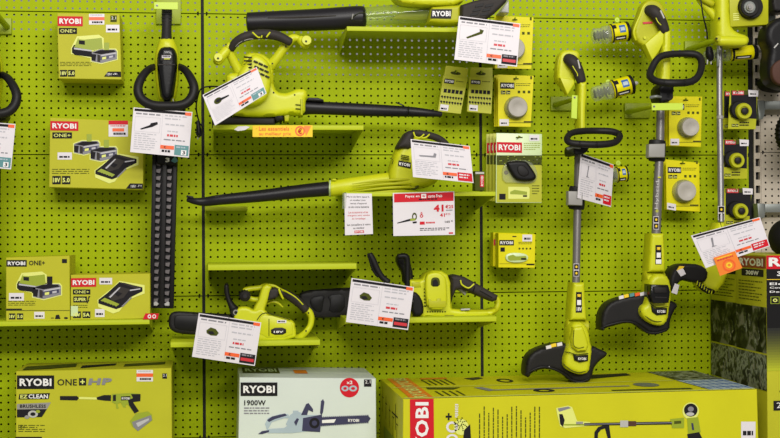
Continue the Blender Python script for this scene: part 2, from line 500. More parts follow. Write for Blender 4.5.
# ================================================================== HOOKS
def hook(label, plate, d0, arm, flag=None, flagd=None, screwp=None):
    x0,y0,x1,y1=plate
    t=thing('display_hook',label,'hook',P((x0+x1)/2,y1,0))
    m=M(); prism(m,[(x0,y0),(x1,y0),(x1,y1),(x0,y1)],.0,.014,'hook',.003,2)
    build(m,'back_plate',t)
    m=M(); tube(m,arm[0],arm[1],'hook',n=10); build(m,'arm',t)
    if flag:
        m=M(); prism(m,flag,flagd-.003,flagd,'limetag',.001,1); fo=build(m,'front_plate',t)
        if screwp:
            m=M(); knob(m,screwp[0],screwp[1],flagd+.0015,1.2,.003,'steel',12); knob(m,screwp[0],screwp[1],flagd+.003,.5,.002,'black',8); build(m,'screw',t)
hook('lime hook holding the tall black hedge trimmer by its grip',(156,-2,181,24),0,([(167,12,.0),(167,6,.2)],[4,3]),[(154,2),(178,2.2),(178,9.6),(154,9)],.235,(157,5.5))
hook('lime hook with an angled arm at the top left corner',(-6,18,11.5,34),0,([(8,28,.0),(-6,12,.2)],[3,3]))
hook('lime hook holding the trimmer with the flat oval handle',(551,96.5,584,110.5),0,([(555,105,.02),(575,99,.2)],[2.8,2]),[(572,95),(577.8,95.4),(577,119),(571.2,118)],.235,(574.6,97.5))
hook('lime hook plate holding the trimmer with the upright ring handle',(625,103,650,118),0,([(628,112,.02),(652.6,106.6,.33)],[2.8,2]),[(651.5,103.2),(683,103),(683,110),(652,110.4)],.34,(654,106.5))
hook('lime hook holding the trimmer with the silver shaft',(685,41,708,57),0,([(688,50,.02),(716,40,.2)],[3,3.2]))

# ================================================================== CARTONS
def carton(name, label, cat, c, d, t_, mt='carton', group=None, edge=.0015, sub='carton'):
    w=[P(x,y,d) for x,y in c]
    for v,(x,y) in zip(w,c):
        if y>=460: v.z=ZD+.001          # stands on the bottom shelf
    bot=min(v.z for v in w)
    T=thing(name,label,cat,((w[0].x+w[1].x)/2,-(d-t_/2),bot),group)
    m=M(); prismw(m,[(v.x,v.z) for v in w],-(d-t_),-d,mt,edge,1,both=True)
    body=build(m,sub,T)
    return T,w
def sticker(T, f, x0,y0,x1,y1, kind='orange', h=.001):
    m=M(); rect(m,f,x0,y0,x1,y1,'paper',h)
    W=x1-x0;H=y1-y0
    if kind=='orange':
        rect(m,f,x0,y0+H*.3,x1,y0+H*.6,'orange',h+.0006); words(m,f,x0+W*.2,y0+H*.7,x1-W*.1,y0+H*.95,1,'ink',.7,3,h+.0006)
        words(m,f,x0+W*.1,y0+H*.06,x1-W*.1,y0+H*.25,1,'lgrey_ink',.5,4,h+.0006)
    elif kind=='red':
        rect(m,f,x0,y0,x1,y0+H*.25,'red',h+.0006); rect(m,f,x0+W*.2,y0+H*.48,x1-W*.2,y0+H*.68,'orange',h+.0006)
        words(m,f,x0+W*.1,y0+H*.3,x1-W*.1,y0+H*.42,1,'redink',.5,4,h+.0006)
        words(m,f,x0+W*.25,y0+H*.75,x1-W*.1,y0+H*.95,1,'ink',.7,3,h+.0006)
    else:
        words(m,f,x0+W*.12,y0+H*.5,x1-W*.12,y0+H*.85,1,'ink',.7,5,h+.0006,wl=W*.2)
    build(m,'price_sticker' if kind!='plain' else 'sticker',T)
def charger(m,f,x,y,s):   # printed charger with its lime hood
    P_=lambda q:[(x+a*s*1.08,y+b*s*1.22) for a,b in q]
    poly(m,f,P_([(-1,10),(5,-.6),(27,-2),(32,1),(32,12),(21,19.4),(-1,15)]),'art_light',.0012)
    poly(m,f,P_([(0,10),(2,7),(20,9),(20,18),(3,16),(0,14)]),'ink',.0014)
    poly(m,f,P_([(3,8),(6,1),(22,0),(30,1),(31,10),(20,12),(2,9)]),'art_dark',.0016)
    poly(m,f,P_([(6,2),(8,0),(26,-1),(28,1),(12,2.5)]),'art_light',.0018)
    poly(m,f,P_([(7,3),(13,3.4),(13,7),(7,6.4)]),'ink',.0019)
    poly(m,f,P_([(2,9.4),(20,11.8),(20,13),(2,11)]),'lgrey_ink',.0019)
def battery(m,f,x,y,s,stem='art_dark'):
    P_=lambda q:[(x+a*s,y+b*s) for a,b in q]
    poly(m,f,P_([(13,-7),(18,-7),(18,1),(13,1)]),stem,.0015)
    poly(m,f,P_([(-1,2.4),(8,-1),(25,-1),(27,1.6),(27,10.6),(10,15),(-1,12.6)]),'art_light',.0012); poly(m,f,P_([(0,3),(8,0),(24,0),(26,2),(26,10),(10,14),(0,12)]),'grey_ink',.0014)
    poly(m,f,P_([(10,5.6),(25.4,3),(25.4,4.4),(10,7)]),'lgrey_ink',.0018); poly(m,f,P_([(6,5),(9,6),(9,13),(6,12.4)]),'char',.0018)
    poly(m,f,P_([(1,3.4),(9,.6),(23,.6),(25,2.4),(10,5)]),'ink',.0016)
    poly(m,f,P_([(0,4.6),(5,5),(4,12),(0,11)]),'ink',.0017)
    poly(m,f,P_([(9,7),(24,4.6),(24,8),(9,11)]),'navy',.0017)
    poly(m,f,P_([(11,8),(15,7.2),(15,9.6),(11,10.4)]),'art_light',.0019)
    poly(m,f,P_([(18,6.8),(22,6.1),(22,8),(18,8.8)]),'lgrey_ink',.0019)
def flatcharger(m,f,x,y,s):
    P_=lambda q:[(x+a*s,y+b*s) for a,b in q]
    poly(m,f,P_([(-1,16),(14,4),(20,-2),(44,2),(44,10),(28,16),(20,27),(14,29),(0,23)]),'art_light',.0013)
    poly(m,f,P_([(0,16),(8,10),(20,-1),(42,4),(42,8),(30,14),(22,23),(17,25),(0,19.5)]),'ink',.0015)
    poly(m,f,P_([(2,16.8),(17,22.4),(20,20),(6,14)]),'art_dark',.0017)
    for k in range(5): poly(m,f,P_([(4+k*2.6,17.2+k*.95),(5.6+k*2.6,17.8+k*.95),(5.6+k*2.6,18.8+k*.95),(4+k*2.6,18.2+k*.95)]),'ink',.0019)
    poly(m,f,P_([(9,13),(20,3),(30,6),(24,14),(14,17)]),'char',.0017)
    poly(m,f,P_([(14,10),(18,8),(23,10),(19,13)]),'ink',.0019)
    poly(m,f,P_([(21,0),(24,-.4),(41,4),(38,6)]),'char',.0017); poly(m,f,P_([(10,13.4),(20,4),(21,4.4),(11.6,14)]),'lgrey_ink',.002); poly(m,f,P_([(30,6.4),(40,5),(40,6),(30,7.6)]),'lgrey_ink',.002); poly(m,f,P_([(22,22),(31,13.4),(32,14),(23,23)]),'grey_ink',.002)
# 1 starter kit upper left
T,w=carton('battery_kit_box','small lime carton hung top left, showing one battery and a charger','box',[(57,13),(119.6,14),(121.6,79.6),(58.6,78.6)],.16,.155)
f=FL(.16)
m=M(); badge(m,f,57.6,16.2,82.8,26,'red',tilt=.3); build(m,'logo',T)
m=M(); badge(m,f,59,28,77,34,'ink','art_light','ONE+',bold=.01); charger(m,f,72,37,.92); battery(m,f,91.5,49.5,.98)
words(m,f,60,62,92,67,3,'olive',.3,1); badge(m,f,60,70,67.2,76.6,'ink','art_light','18V'); badge(m,f,68,70,75,76.6,'ink','art_light','5.0')
poly(m,f,[(104,76.6),(108,71.6),(121,71.6),(121.2,77)],'ink'); txt(m,f,'18V',107,73,112,75.6,'white',0); words(m,f,113,73,119,76,1,'white',.6,2)
rect(m,f,110.5,15.5,116.8,22,'olive'); txt(m,f,'2.1',111.4,16.6,116,19.6,'white',0); build(m,'printing',T)
sticker(T,f,89,13.9,104.4,24.6); sticker(T,f,106,24.8,119.4,32.4,'plain')
# 2 double battery kit
T,w=carton('battery_kit_box','wide lime carton showing two batteries beside a flat charger','box',[(50,117.6),(144.6,121.6),(143,189.6),(49,187.2)],.15,.145)
f=FL(.15)
m=M(); badge(m,f,50.4,121,78.4,130.4,'red',tilt=.5); build(m,'logo',T)
m=M(); badge(m,f,52.4,132.4,72,138.4,'ink','art_light','ONE+',bold=.01); battery(m,f,74,141,.98); battery(m,f,90.6,147,1.02); flatcharger(m,f,95.4,155,.98)
words(m,f,52,169,90,175,3,'olive',.3,1); badge(m,f,52.4,176,60.8,184.2,'ink','art_light','18V'); badge(m,f,62,176,70.4,184.2,'ink','art_light','5.0')
poly(m,f,[(126,188.6),(130,183.4),(142.9,183.6),(142.8,189)],'ink'); txt(m,f,'18V',131,185,136,187.6,'white',0); words(m,f,137,185,142,187.6,1,'white',.6,2); build(m,'printing',T)
sticker(T,f,108.6,120.6,128,136.6,'red'); sticker(T,f,57.6,152.4,72,159.6,'plain')
# 3 shelf box with charger & battery
T,w=carton('battery_kit_box','lime carton on the left shelf with black logo, charger and slim battery printed','box',[(6,257.6),(69.6,255.8),(70,321),(6,321.2)],.27,.2)
f=FL(.27)
m=M(); badge(m,f,6.4,260,26.8,266.6,'black'); build(m,'logo',T)
m=M(); txt(m,f,'ONE+',29,260.6,45,265.2,'ink',.015); rect(m,f,62,259,67,263,'ink'); charger(m,f,17,273.6,.86); battery(m,f,33,284,1.08,'ink')
words(m,f,8,301,36,306.6,3,'olive',.3,1); rect(m,f,6.2,310.2,69.8,310.7,'olive'); badge(m,f,9,313.4,15.4,319.4,'ink','art_light','18V'); badge(m,f,17,313.4,23.2,319.4,'ink','art_light','5.0')
poly(m,f,[(55,319),(56,315),(59,314.6),(60.6,319)],'ink'); ell(m,f,66,318,2,1,'ink'); words(m,f,51,317.6,54,319.2,1,'ink',.5,1); rect(m,f,6.2,308.6,22,310,'ink'); build(m,'printing',T)
sticker(T,f,9,293,24,300.6,'plain'); sticker(T,f,34.2,311.8,44.6,318.6,'plain')
# 4 charger box
T,w=carton('charger_box','low lime carton on the left shelf showing only a flat charger','box',[(70.6,275),(150,273.6),(150.2,318.6),(70.6,320)],.265,.2)
f=FL(.265)
m=M(); badge(m,f,71,278.2,96.2,287,'red',tilt=-.3); build(m,'logo',T)
m=M(); badge(m,f,73,289.4,90.4,294.4,'ink','art_light','ONE+',bold=.01); badge(m,f,73.4,296.4,87,302.4,'ink','art_light','SUPER'); poly(m,f,[(87,302),(88.6,296),(90.4,296),(88.4,300),(89.6,300),(87,304)],'ink')
flatcharger(m,f,98.4,283,1.05); badge(m,f,73,311.4,81,318,'ink','art_light','18V'); badge(m,f,82.6,311.4,90.4,318,'ink','art_light','5A')
words(m,f,73,305,88,309,2,'olive',.3,1); rect(m,f,71,306,78,316,'palegreen',.002); build(m,'printing',T)
sticker(T,f,99,280 if 0 else 277.8,112.4,284.6,'plain') if 0 else sticker(T,f,99.4,277.8,112.2,284.4,'plain'); sticker(T,f,95,309,104.6,317,'plain')
t=thing('promo_label','small red slanted tag with two white icons under the hedge trimmer blade','label',P(150,319.4,.304))
m=M(); prism(m,[(145.4,313.4),(159,313.4),(157.6,319.2),(142.6,319.4)],.3015,.303,'red',.0003,1); build(m,'card',t)
m=M(); ell(m,FL(.303),149.4,316.4,1.7,2,'white',rin=.5); ell(m,FL(.303),154.2,316.4,1.9,2,'white',rin=.6); build(m,'printing',t)
# 5 pressure washer box
T,w=carton('pressure_washer_box','large lime carton bottom left showing a spray gun with a battery','box',[(16,371.4),(171.4,368.2),(172.4,470),(15.6,470)],.30,.28)
f=FL(.30)
m=M(); badge(m,f,17,375.4,54.2,389,'black'); build(m,'logo',T)
m=M(); txt(m,f,'ONE',57.4,379,77,385.4,'ink',.01); rect(m,f,79,378,86.2,385.4,'ink'); txt(m,f,'+',80.4,379.4,84.8,384,'art_light',.03)
text(m,f,'HP',(88,385),(23,-.4),(1.6,-6.6),'grey_ink',.05)
poly(m,f,[(19.4,394),(50,393),(48.6,399),(18.6,399.4)],'ink'); txt(m,f,'EZ',20.4,394.6,27.6,398.4,'art_light',.03); txt(m,f,'CLEAN',28.6,394.2,48,398.4,'white',.03)
poly(m,f,[(17,404),(51,402.4),(47,409),(17,409.4)],'grey'); txt(m,f,'BRUSHLESS',20,404.4,46,407.8,'ink',.02)
poly(m,f,[(17,409.4),(47,409),(42,417),(17,417.4)],'ink'); ell(m,f,33,414,5,3.6,'pgrey',.002); ell(m,f,33,414,2.6,1.8,'ink',.0025); ell(m,f,27,417,2.4,1.8,'grey',.002); ell(m,f,38,411.4,2.2,1.6,'art_dark',.0025)
txt(m,f,'18V',18.6,424.6,25.4,428.4,'olive',.0); words(m,f,18.4,425,46,433,4,'olive',.35,9,wl=5)
poly(m,f,[(60,396),(77,396),(79,398),(77,400.4),(60,400)],'ink'); poly(m,f,[(79,396.8),(97,397.4),(97,399.6),(79,399)],'art_light'); poly(m,f,[(96,397.4),(104,395),(111,395),(111,401),(104,400.6),(96,399.4)],'ink')
poly(m,f,[(112,394),(132,393),(140.6,394),(140.4,401),(133,402),(139,411),(134.6,413.4),(128,404.6),(126,404),(125.6,407.4),(123,407),(121,402.6),(117.6,403.6),(118.6,408.4),(116.4,408.4),(116,404),(112,402)],'art_dark',.0015)
poly(m,f,[(113,395),(116,394.6),(116,401),(113,401)],'ink',.002); poly(m,f,[(121,396.4),(130.4,396),(130,400),(121,400.4)],'ink',.002); txt(m,f,'RYOBI',121.8,397.2,129.6,399.4,'white',.03,.0027)
poly(m,f,[(131,394),(140.6,394),(140.4,401),(133,402),(139,411),(134.6,413.4),(129,405),(128,400),(133,398)],'ink',.002)
poly(m,f,[(130,421),(136,413.4),(148,411.4),(152,414.6),(152.4,420),(138,431),(132,426)],'art_dark',.0015); poly(m,f,[(132,422),(151,415),(152,420),(138,431),(133.6,427)],'grey_ink',.002); poly(m,f,[(136,423),(149,418),(149,420),(138,427)],'lgrey_ink',.0025)
poly(m,f,[(16,410),(16.3,438),(50,438),(172,409),(172.1,403),(100,426)],'art_dark',.0011) if 0 else None
rect(m,f,162.4,373.4,167,378.6,'ink'); txt(m,f,'2.1',163,374,166.6,376.4,'white',0)
rect(m,f,16,436.8,42,438.6,'ink'); build(m,'printing',T)
sticker(T,f,136.6,370 if 0 else 369.9,153,381.4)
m=M(); q=QD([P(16.5,371,.30)+Vector((0,.27,0)),P(171,368,.30)+Vector((0,.27,0)),P(171,368,.30),P(16.5,371,.30)])
poly(m,q,[(.03,.5),(.35,.2),(.36,.6),(.2,.8),(.03,.9)],'olive',.0012); poly(m,q,[(.4,.5),(.62,.3),(.62,.5),(.4,.8)],'ink',.0012); poly(m,q,[(.68,.4),(.95,.2),(.95,.5),(.68,.7)],'olive',.0012); build(m,'top_printing',T)
# 6 chainsaw box
T,w=carton('chainsaw_box','pale green carton at bottom centre showing an electric chainsaw','box',[(239.6,377.4),(375.8,378.6),(376.6,470),(237,470)],.39,.36,'carton_pale')
f=FL(.39)
m=M(); badge(m,f,240.6,382.4,277.4,396,'black'); build(m,'logo',T)
m=M(); txt(m,f,'1900W',244.2,400,265.8,405.4,'ink',.02); words(m,f,244,407.4,272,415.4,3,'grey_ink',.45,2)
ell(m,f,349.4,387.6,9.6,9.8,'red'); txt(m,f,'x2',346.6,380.6,352.4,384,'white',.02); ell(m,f,345,388.4,3.6,2.8,'pblue',.002,rin=.5); ell(m,f,353,388.4,4,3,'pblue',.002,rin=.5); 
rect(m,f,364,379.4,371.4,386.6,'ink'); txt(m,f,'2.1',365,380.2,370.4,383.4,'white',0)
poly(m,f,[(320,417.4),(368,415.4),(370.6,418.4),(368,422.4),(320,425.8)],'navy',.0014); txt(m,f,'RYOBI',348,418.8,359,421.8,'white',.03); poly(m,f,[(322,420),(336,419),(334,422.6),(322,423)],'white',.002)
for k in range(24): poly(m,f,[(321+k*2,417.4-k*.08),(322+k*2,416.2-k*.08),(322.6+k*2,417.4-k*.08)],'navy',.0014)
for k in range(24): poly(m,f,[(321+k*2,425.6-k*.14),(322+k*2,426.8-k*.14),(322.6+k*2,425.6-k*.14)],'navy',.0014)
poly(m,f,[(290,415),(296,411),(308,415),(322,415),(320,430),(292,433),(286,424)],'pblue',.0016); poly(m,f,[(303,418),(322,414.4),(320,432),(302,431)],'navy',.002)
ell(m,f,314.4,423,5.2,5.4,'ink',.0024); ell(m,f,314.4,423,2.6,2.6,'navy',.003)
poly(m,f,[(301,415),(306,404),(308.6,403),(313,409),(313,412),(308.4,410),(307,415)],'navy',.002); poly(m,f,[(320,413),(321,401),(323,399),(324.4,402),(323,412),(321.6,415)],'navy',.0022)
poly(m,f,[(265,424),(268,418),(280,414),(288,414),(290,418),(284,418),(272,422),(268,429),(284,428),(290,424),(292,433),(268,433)],'pblue',.0018); poly(m,f,[(267,420),(272,416.4),(285,413.4),(287,415.4),(275,419),(269,422)],'navy',.0022)
poly(m,f,[(258,434),(262,431),(269,430),(269,432),(262,434)],'navy',.002); rect(m,f,293,410.6,298.4,414,'pblue',.002); poly(m,f,[(294,422),(297,418),(299,419),(296,426)],'navy',.0024); build(m,'printing',T)
q=QD([w[0]+Vector((0,.36,0)),w[1]+Vector((0,.36,0)),w[1],w[0]])
m=M(); badge(m,q,.03,.1,.31,.62,'olive','palegreen'); rect(m,q,.42,.3,.52,.62,'orangec'); build(m,'top_printing',T)
# 7 big trimmer box
DB=.62; TB=.60
T,w=carton('brushcutter_box','very wide lime carton at bottom right with red band and trimmer picture','box',[(403.2,399.2),(757,389.4),(760,480),(402,480)],DB,TB,'carton_y')
f=FL(DB)
m=M(); poly(m,f,[(409.8,399.2),(433.6,398.6),(434,440),(410,440)],'red'); text(m,f,'RYOBI',(428.6,437+26),(0,-61),(-13.4,0),'white',.03,.0024)
build(m,'logo',T)
m=M()
text(m,f,'one+',(459,452),(0,-38),(-13,0),'paper',.03) if 0 else None
txt(m,f,'+',445.6,413,451.6,420,'ink',.03)
ell(m,f,452,427,6,5.6,'paper',.0016,rin=.6); ell(m,f,452,439,6,5,'paper',.0016,rin=.6)
words(m,f,455,404,458.4,418,8,'paper',.6,2,wl=3)
ell(m,f,461,427,7.4,8,'art_light',.0016); 
for k in range(26):
    a=k*.8; r=1.6+k*.22; ell(m,f,460+r*math.cos(a),424+r*math.sin(a),.7,.7,'olive',.002,8)
poly(m,f,[(464,430),(470,424),(471,440),(463,440)],'ink',.0022)
r_=random.Random(5)
for k in range(14):
    x=479+k*4.6; y0=406+r_.random()*12
    y=y0
    while y<440:
        L=1.5+r_.random()*4; rect(m,f,x,y,x+1.1,min(y+L,441),'olive'); y+=L+.7
# left product: vacuum head, shaft, main tool
poly(m,f,[(556,408),(568,405.6),(572,407),(577,421),(590,422),(590,425.6),(565,428),(560,426),(557,414)],'art_light',.0013)
poly(m,f,[(557.4,408.4),(568,406.4),(571,408),(559,411.8)],'grey_ink',.0016); poly(m,f,[(559,414),(562.4,414),(564.6,420),(563,427),(560,424)],'ink',.0016); rect(m,f,564,424,589,425.4,'art_dark',.0016)
rect(m,f,576,421.6,583,424.6,'grey',.0016); poly(m,f,[(584,423),(672,421.4),(672,424.4),(584,425.6)],'ink',.0016); poly(m,f,[(584,423.8),(672,422.2),(672,423),(584,424.6)],'grey_ink',.002)
tb=[(604,425),(598,427),(594.4,432),(594,440),(597.6,440),(598,433),(601,429.6),(606,428)]; poly(m,f,tb,'ink',.0016)
poly(m,f,[(604,425),(608,440),(611,440),(609,425)],'ink',.0016); rect(m,f,620,420.4,628,427,'pgrey',.0022); rect(m,f,628,421,636,426,'brown',.0022)
poly(m,f,[(670,419),(684,417.6),(684,428),(672,428)],'art_dark',.0016); poly(m,f,[(674,421),(681,420.6),(681,423.4),(674,424)],'olive',.002)
ell(m,f,690.6,411,8.2,8.6,'art_light',.0013); ell(m,f,690.6,410,6.8,6.6,'ink',.0016); ell(m,f,690.6,409,3,2.6,'grey_ink',.002); ell(m,f,690,414,4,1.8,'pgrey',.002)
poly(m,f,[(687,418),(698,417),(700.6,432),(696,436),(688,436)],'art_dark',.0014); poly(m,f,[(691,423),(693,423),(694,430),(692,430)],'navy',.002); poly(m,f,[(687,434),(699,432),(703,440),(688,440)],'ink',.002)
build(m,'printing',T)
sticker(T,f,741,421.6,755.4,440,'plain'); 
# top and left faces
back=Vector((0,TB,0))
q=QD([w[0]+back,w[1]+back,w[1],w[0]])
m=M()
poly(m,q,[(.02,0),(.085,0),(.086,1),(.02,1)],'orangec'); 
for a,b in ((.02,.47),(.53,.98)): text(m,q,'RYOBI',(.073,b),(0,a-b),(-.04,0),'art_light',.03)
rect(m,q,0,.49,.845,.505,'art_light',.002); rect(m,q,.003,.97,.997,1,'art_light',.002)
poly(m,q,[(.115,.05),(.19,.0),(.25,.02),(.24,.14),(.13,.14)],'orangec',.0014) if 0 else rect(m,q,.12,.02,.2,.1,'orangec',.0014)
for k in range(5): poly(m,q,[(.115+k*.018,.12+.04*(k%2)),(.121+k*.018,.12+.04*(k%2)),(.127+k*.018,.4),(.121+k*.018,.4)],'olive',.0014)
for k in range(4): poly(m,q,[(.11+k*.02,.7),(.116+k*.02,.7),(.12+k*.02,.92),(.114+k*.02,.92)],'olive',.0014)
poly(m,q,[(.1,.52),(.2,.55),(.17,.64),(.1,.6)],'olive',.0014)
poly(m,q,[(.25,.1),(.3,.05),(.31,.12),(.27,.2)],'char',.0014); ell(m,q,.36,.27,.024,.1,'ink',.0015,rin=.6)
poly(m,q,[(.235,.58),(.26,.56),(.285,.72),(.262,.76)],'grey_ink',.0014); poly(m,q,[(.28,.7),(.68,.68),(.68,.71),(.28,.74)],'grey_ink',.0014); ell(m,q,.415,.8,.03,.07,'ink',.0015,rin=.5)
poly(m,q,[(.6,.1),(.77,.05),(.77,.16),(.62,.3)],'ink',.0014); ell(m,q,.735,.66,.036,.1,'greysteel',.0015); poly(m,q,[(.6,.86),(.83,.86),(.83,.92),(.6,.9)],'olive',.0014)
poly(m,q,[(.845,0),(1,0),(1,.97),(.87,.97)],'photo3',.0016)
poly(m,q,[(.855,.5),(1,.5),(1,.97),(.87,.97)],'pblue',.002)
for k in range(5): poly(m,q,[(.868+k*.028,.5),(.871+k*.028,.5),(.879+k*.028,.97),(.876+k*.028,.97)],'blueink',.0024)
for k in range(3): rect(m,q,.864,.58+k*.14,1,.6+k*.14,'blueink',.0024)
build(m,'top_printing',T)
q=QD([w[0]+back,w[0],w[3],w[3]+back])
m=M()
for k in range(5):
    rect(m,q,.1+k*.16,.15+.03*k,.17+k*.16,.16+.03*k,'ink'); rect(m,q,.12+k*.16,.05+.06*k,.13+k*.16,.3+.04*k,'olive')
rect(m,q,.55,.2,.8,.215,'ink'); rect(m,q,.7,.1,.715,.34,'ink'); rect(m,q,.2,.42,.9,.8,'art_dark',.001); build(m,'side_printing',T)
# 8 tall boxes at right (two one behind the other)
def tallbox(label, xf, d, t_, front):
    tl=P(xf,0,d); zt=P(764,255.5,.56).z; zb=ZD
    W=.26
    T=thing('tool_carton',label,'box',(tl.x+W/2,-(d-t_/2),zb),None)
    m=M(); boxw(m,(tl.x,-(d-t_),zb),(tl.x+W,-d,zt),'carton',.0015); build(m,'carton',T)
    H=zt-zb
    fr=QD([(tl.x,-d,zt),(tl.x+W,-d,zt),(tl.x+W,-d,zb),(tl.x,-d,zb)])
    sd=QD([(tl.x,-(d-t_),zt),(tl.x,-d,zt),(tl.x,-d,zb),(tl.x,-(d-t_),zb)])
    m=M(); rect(m,sd,.06,.005,.99,.055,'darkred'); txt(m,sd,'RYOBI',.14,.014,.92,.047,'white',.04); build(m,'side_logo',T)
    m=M(); rect(m,sd,.2,.06,.92,.09,'ink'); txt(m,sd,'300W',.36,.066,.78,.085,'white',.04,.0024)
    words(m,sd,.1,.11,.9,.2,7,'olive',.3,3,wl=.08)
    rect(m,sd,.0,.215,1,.405,'photo2'); rect(m,sd,.0,.412,1,.56,'photo3')
    rr=random.Random(11+int(d*10))
    for k in range(9):
        u=rr.random()*.85; v=.225+rr.random()*.1; ww=.05+rr.random()*.08
        poly(m,sd,[(u,v),(u+ww*.7,v+.01),(u+ww,v+.05),(u+ww*.4,v+.06+rr.random()*.01)],rr.choice(['photo1','photo3','photo1']),.0018+.0002*k)
    for k in range(6):
        u=rr.random()*.85; v=.42+rr.random()*.08; ww=.04+rr.random()*.1
        poly(m,sd,[(u,v),(u+ww*.7,v+.01),(u+ww,v+.05),(u+ww*.4,v+.055)],rr.choice(['photo1','photo2']),.0018+.0002*k)
    rect(m,sd,.1,.6,.5,.9,'photo1')
    build(m,'side_printing',T)
    if front:
        m=M(); rect(m,fr,.0,.0,1,.056,'red'); txt(m,fr,'RYOBI',.03,.008,.8,.046,'white',.04,.0026); build(m,'logo',T)
        m=M(); rect(m,fr,0,.056,1,.30,'black'); 
        for k in range(16):
            v=.30+k*.011; c=(int(30+k*10),int(31+k*10.4),int(24+k*.4)); nm='grad%d'%k
            if nm not in MATS: mat(nm,c,.42,var=0)
            rect(m,fr,0,v,1,v+.0112,nm)
        txt(m,fr,'300W',.14,.066,.6,.085,'white',.04); rect(m,fr,.0,.098,1,.1005,'yellow',.002)
        for k,s in enumerate(('Electric','Coupe bord','Decespugl')): txt(m,fr,s,.04,.112+k*.017,.5,.122+k*.017,'white',.02)
        for k in range(3):
            x=.05+k*.15; rect(m,fr,x,.17,x+.12,.2,'art_dark',.002); rect(m,fr,x+.01,.1725,x+.11,.1975,'black',.0026); ell(m,fr,x+.06,.185,.03,.007,'art_light',.0032,rin=.5)
        poly(m,fr,[(.16,.56),(.24,.54),(.3,.55),(.3,.57),(.2,.585)],'ink',.002); rect(m,fr,.08,.6,.3,.64,'ink',.002); txt(m,fr,'2.1',.12,.607,.26,.63,'white',0,.0028); build(m,'printing',T)
tallbox('tall carton with black front, red logo band and 300W side at the right edge',764.2,.56,.27,True)
tallbox('tall lime carton tucked behind the black fronted carton, red corner just visible',736,.285,.27,False)

# ================================================================== PRICE TAGS
def tag(label, c, d, pic='trimmer', corner='teal', tie=None, thick=.0016, seed=1):
    w=[P(x,y,(d[i] if isinstance(d,(list,tuple)) else d)) for i,(x,y) in enumerate(c)]
    T=thing('price_tag',label,'price tag',(w[2]+w[3])/2)
    q=QD(w); m=M()
    fr=[q(0,0),q(1,0),q(1,1),q(0,1)]; bk=[q(0,0,-thick),q(1,0,-thick),q(1,1,-thick),q(0,1,-thick)]
    m.add(fr+bk,[(0,1,2,3),(7,6,5,4),(0,4,5,1),(1,5,6,2),(2,6,7,3),(3,7,4,0)],'paper',False); build(m,'card',T)
    m=M(); H=.0008
    rect(m,q,.02,.02,.88,.075,'ink',H); rect(m,q,.88,.02,.985,.09,'orange' if corner!='red2' else 'redink',H)
    words(m,q,.05,.11,.47,.17,1,'grey_ink',.5,seed,H,wl=.09); words(m,q,.54,.11,.93,.24,2,'lgrey_ink',.4,seed+1,H,wl=.08)
    rect(m,q,.5,.09,.504,.97,'lgrey_ink',H)
    for a,b,e,g in ((.04,.19,.47,.194),(.04,.52,.47,.524),(.04,.19,.044,.52),(.466,.19,.47,.52)): rect(m,q,a,b,e,g,'lgrey_ink',H)
    if pic=='hedge': poly(m,q,[(.14,.46),(.3,.36),(.31,.32),(.42,.28),(.43,.33),(.34,.4),(.15,.48)],'ink',H+.0004)
    elif pic=='blower':
        ell(m,q,.2,.38,.07,.09,'olive',H+.0004); ell(m,q,.2,.38,.035,.045,'ink',H+.0008); poly(m,q,[(.22,.34),(.4,.38),(.4,.42),(.24,.42)],'ink',H+.0006)
    elif pic=='pole': poly(m,q,[(.15,.46),(.36,.3),(.35,.24),(.42,.26),(.4,.34),(.17,.49)],'olive',H+.0004)
    elif pic=='saw':
        poly(m,q,[(.16,.36),(.22,.28),(.3,.3),(.36,.38),(.33,.45),(.24,.46),(.17,.42)],'olive',H+.0004); poly(m,q,[(.18,.38),(.26,.36),(.3,.42),(.22,.44)],'ink',H+.0008)
    elif pic=='string':
        poly(m,q,[(.24,.22),(.27,.22),(.24,.46),(.29,.48),(.2,.49),(.22,.44)],'grey_ink',H+.0004)
    elif pic=='longb': poly(m,q,[(.12,.4),(.36,.38),(.38,.3),(.42,.32),(.4,.42),(.14,.43)],'grey_ink',H+.0004)
    words(m,q,.05,.56,.44,.95,8,'lgrey_ink',.34,seed+2,H,wl=.07)
    words(m,q,.56,.3,.9,.36,1,'lgrey_ink',.5,seed+7,H,wl=.07)
    words(m,q,.6,.45,.8,.5,1,'lgrey_ink',.5,seed+3,H,wl=.05); words(m,q,.6,.53,.79,.61,1,'redink',.6,seed+4,H,wl=.05); words(m,q,.55,.64,.92,.7,1,'grey_ink',.4,seed+5,H,wl=.08)
    rect(m,q,.5,.78,.735,.86,'orange',H+.0004); txt(m,q,'€',.56,.79,.6,.85,'ink',.0,H+.0008)
    words(m,q,.53,.88,.68,.94,1,'ink',.8,seed+6,H+.0004,wl=.05)
    cc={'teal':'teal','dark':'ink','red':'red','red2':'red','block':'red'}[corner]
    rect(m,q,.745,.75,.985,.97,cc,H+.0004)
    if corner=='teal': rect(m,q,.86,.85,.95,.96,'white',H+.0008); txt(m,q,'3',.885,.865,.93,.945,'ink',.03,H+.0012); words(m,q,.77,.78,.95,.83,1,'pblue',.6,2,H+.0008,wl=.05)
    elif corner=='dark': rect(m,q,.76,.85,.97,.92,'redink',H+.0008); words(m,q,.77,.77,.96,.83,1,'grey_ink',.6,2,H+.0008,wl=.05)
    else: words(m,q,.77,.79,.96,.93,2,'paper',.5,2,H+.0008,wl=.05)
    build(m,'printing',T)
    for k,l in enumerate(tie or []):
        m=M(); tube(m,l,.35,'black' if k==0 else 'pgrey',n=6); build(m,'tie',T)
    return T
tag('white price card with teal corner hanging below the loop of the tall hedge trimmer',[(133.6,107.4),(192.5,112),(188.8,157.6),(130.2,152)],.30,'hedge','teal',[[(163,110,.302),(163,106,.28)],[(174,111,.302),(173.6,104,.27),(173,99,.26)]],seed=3)
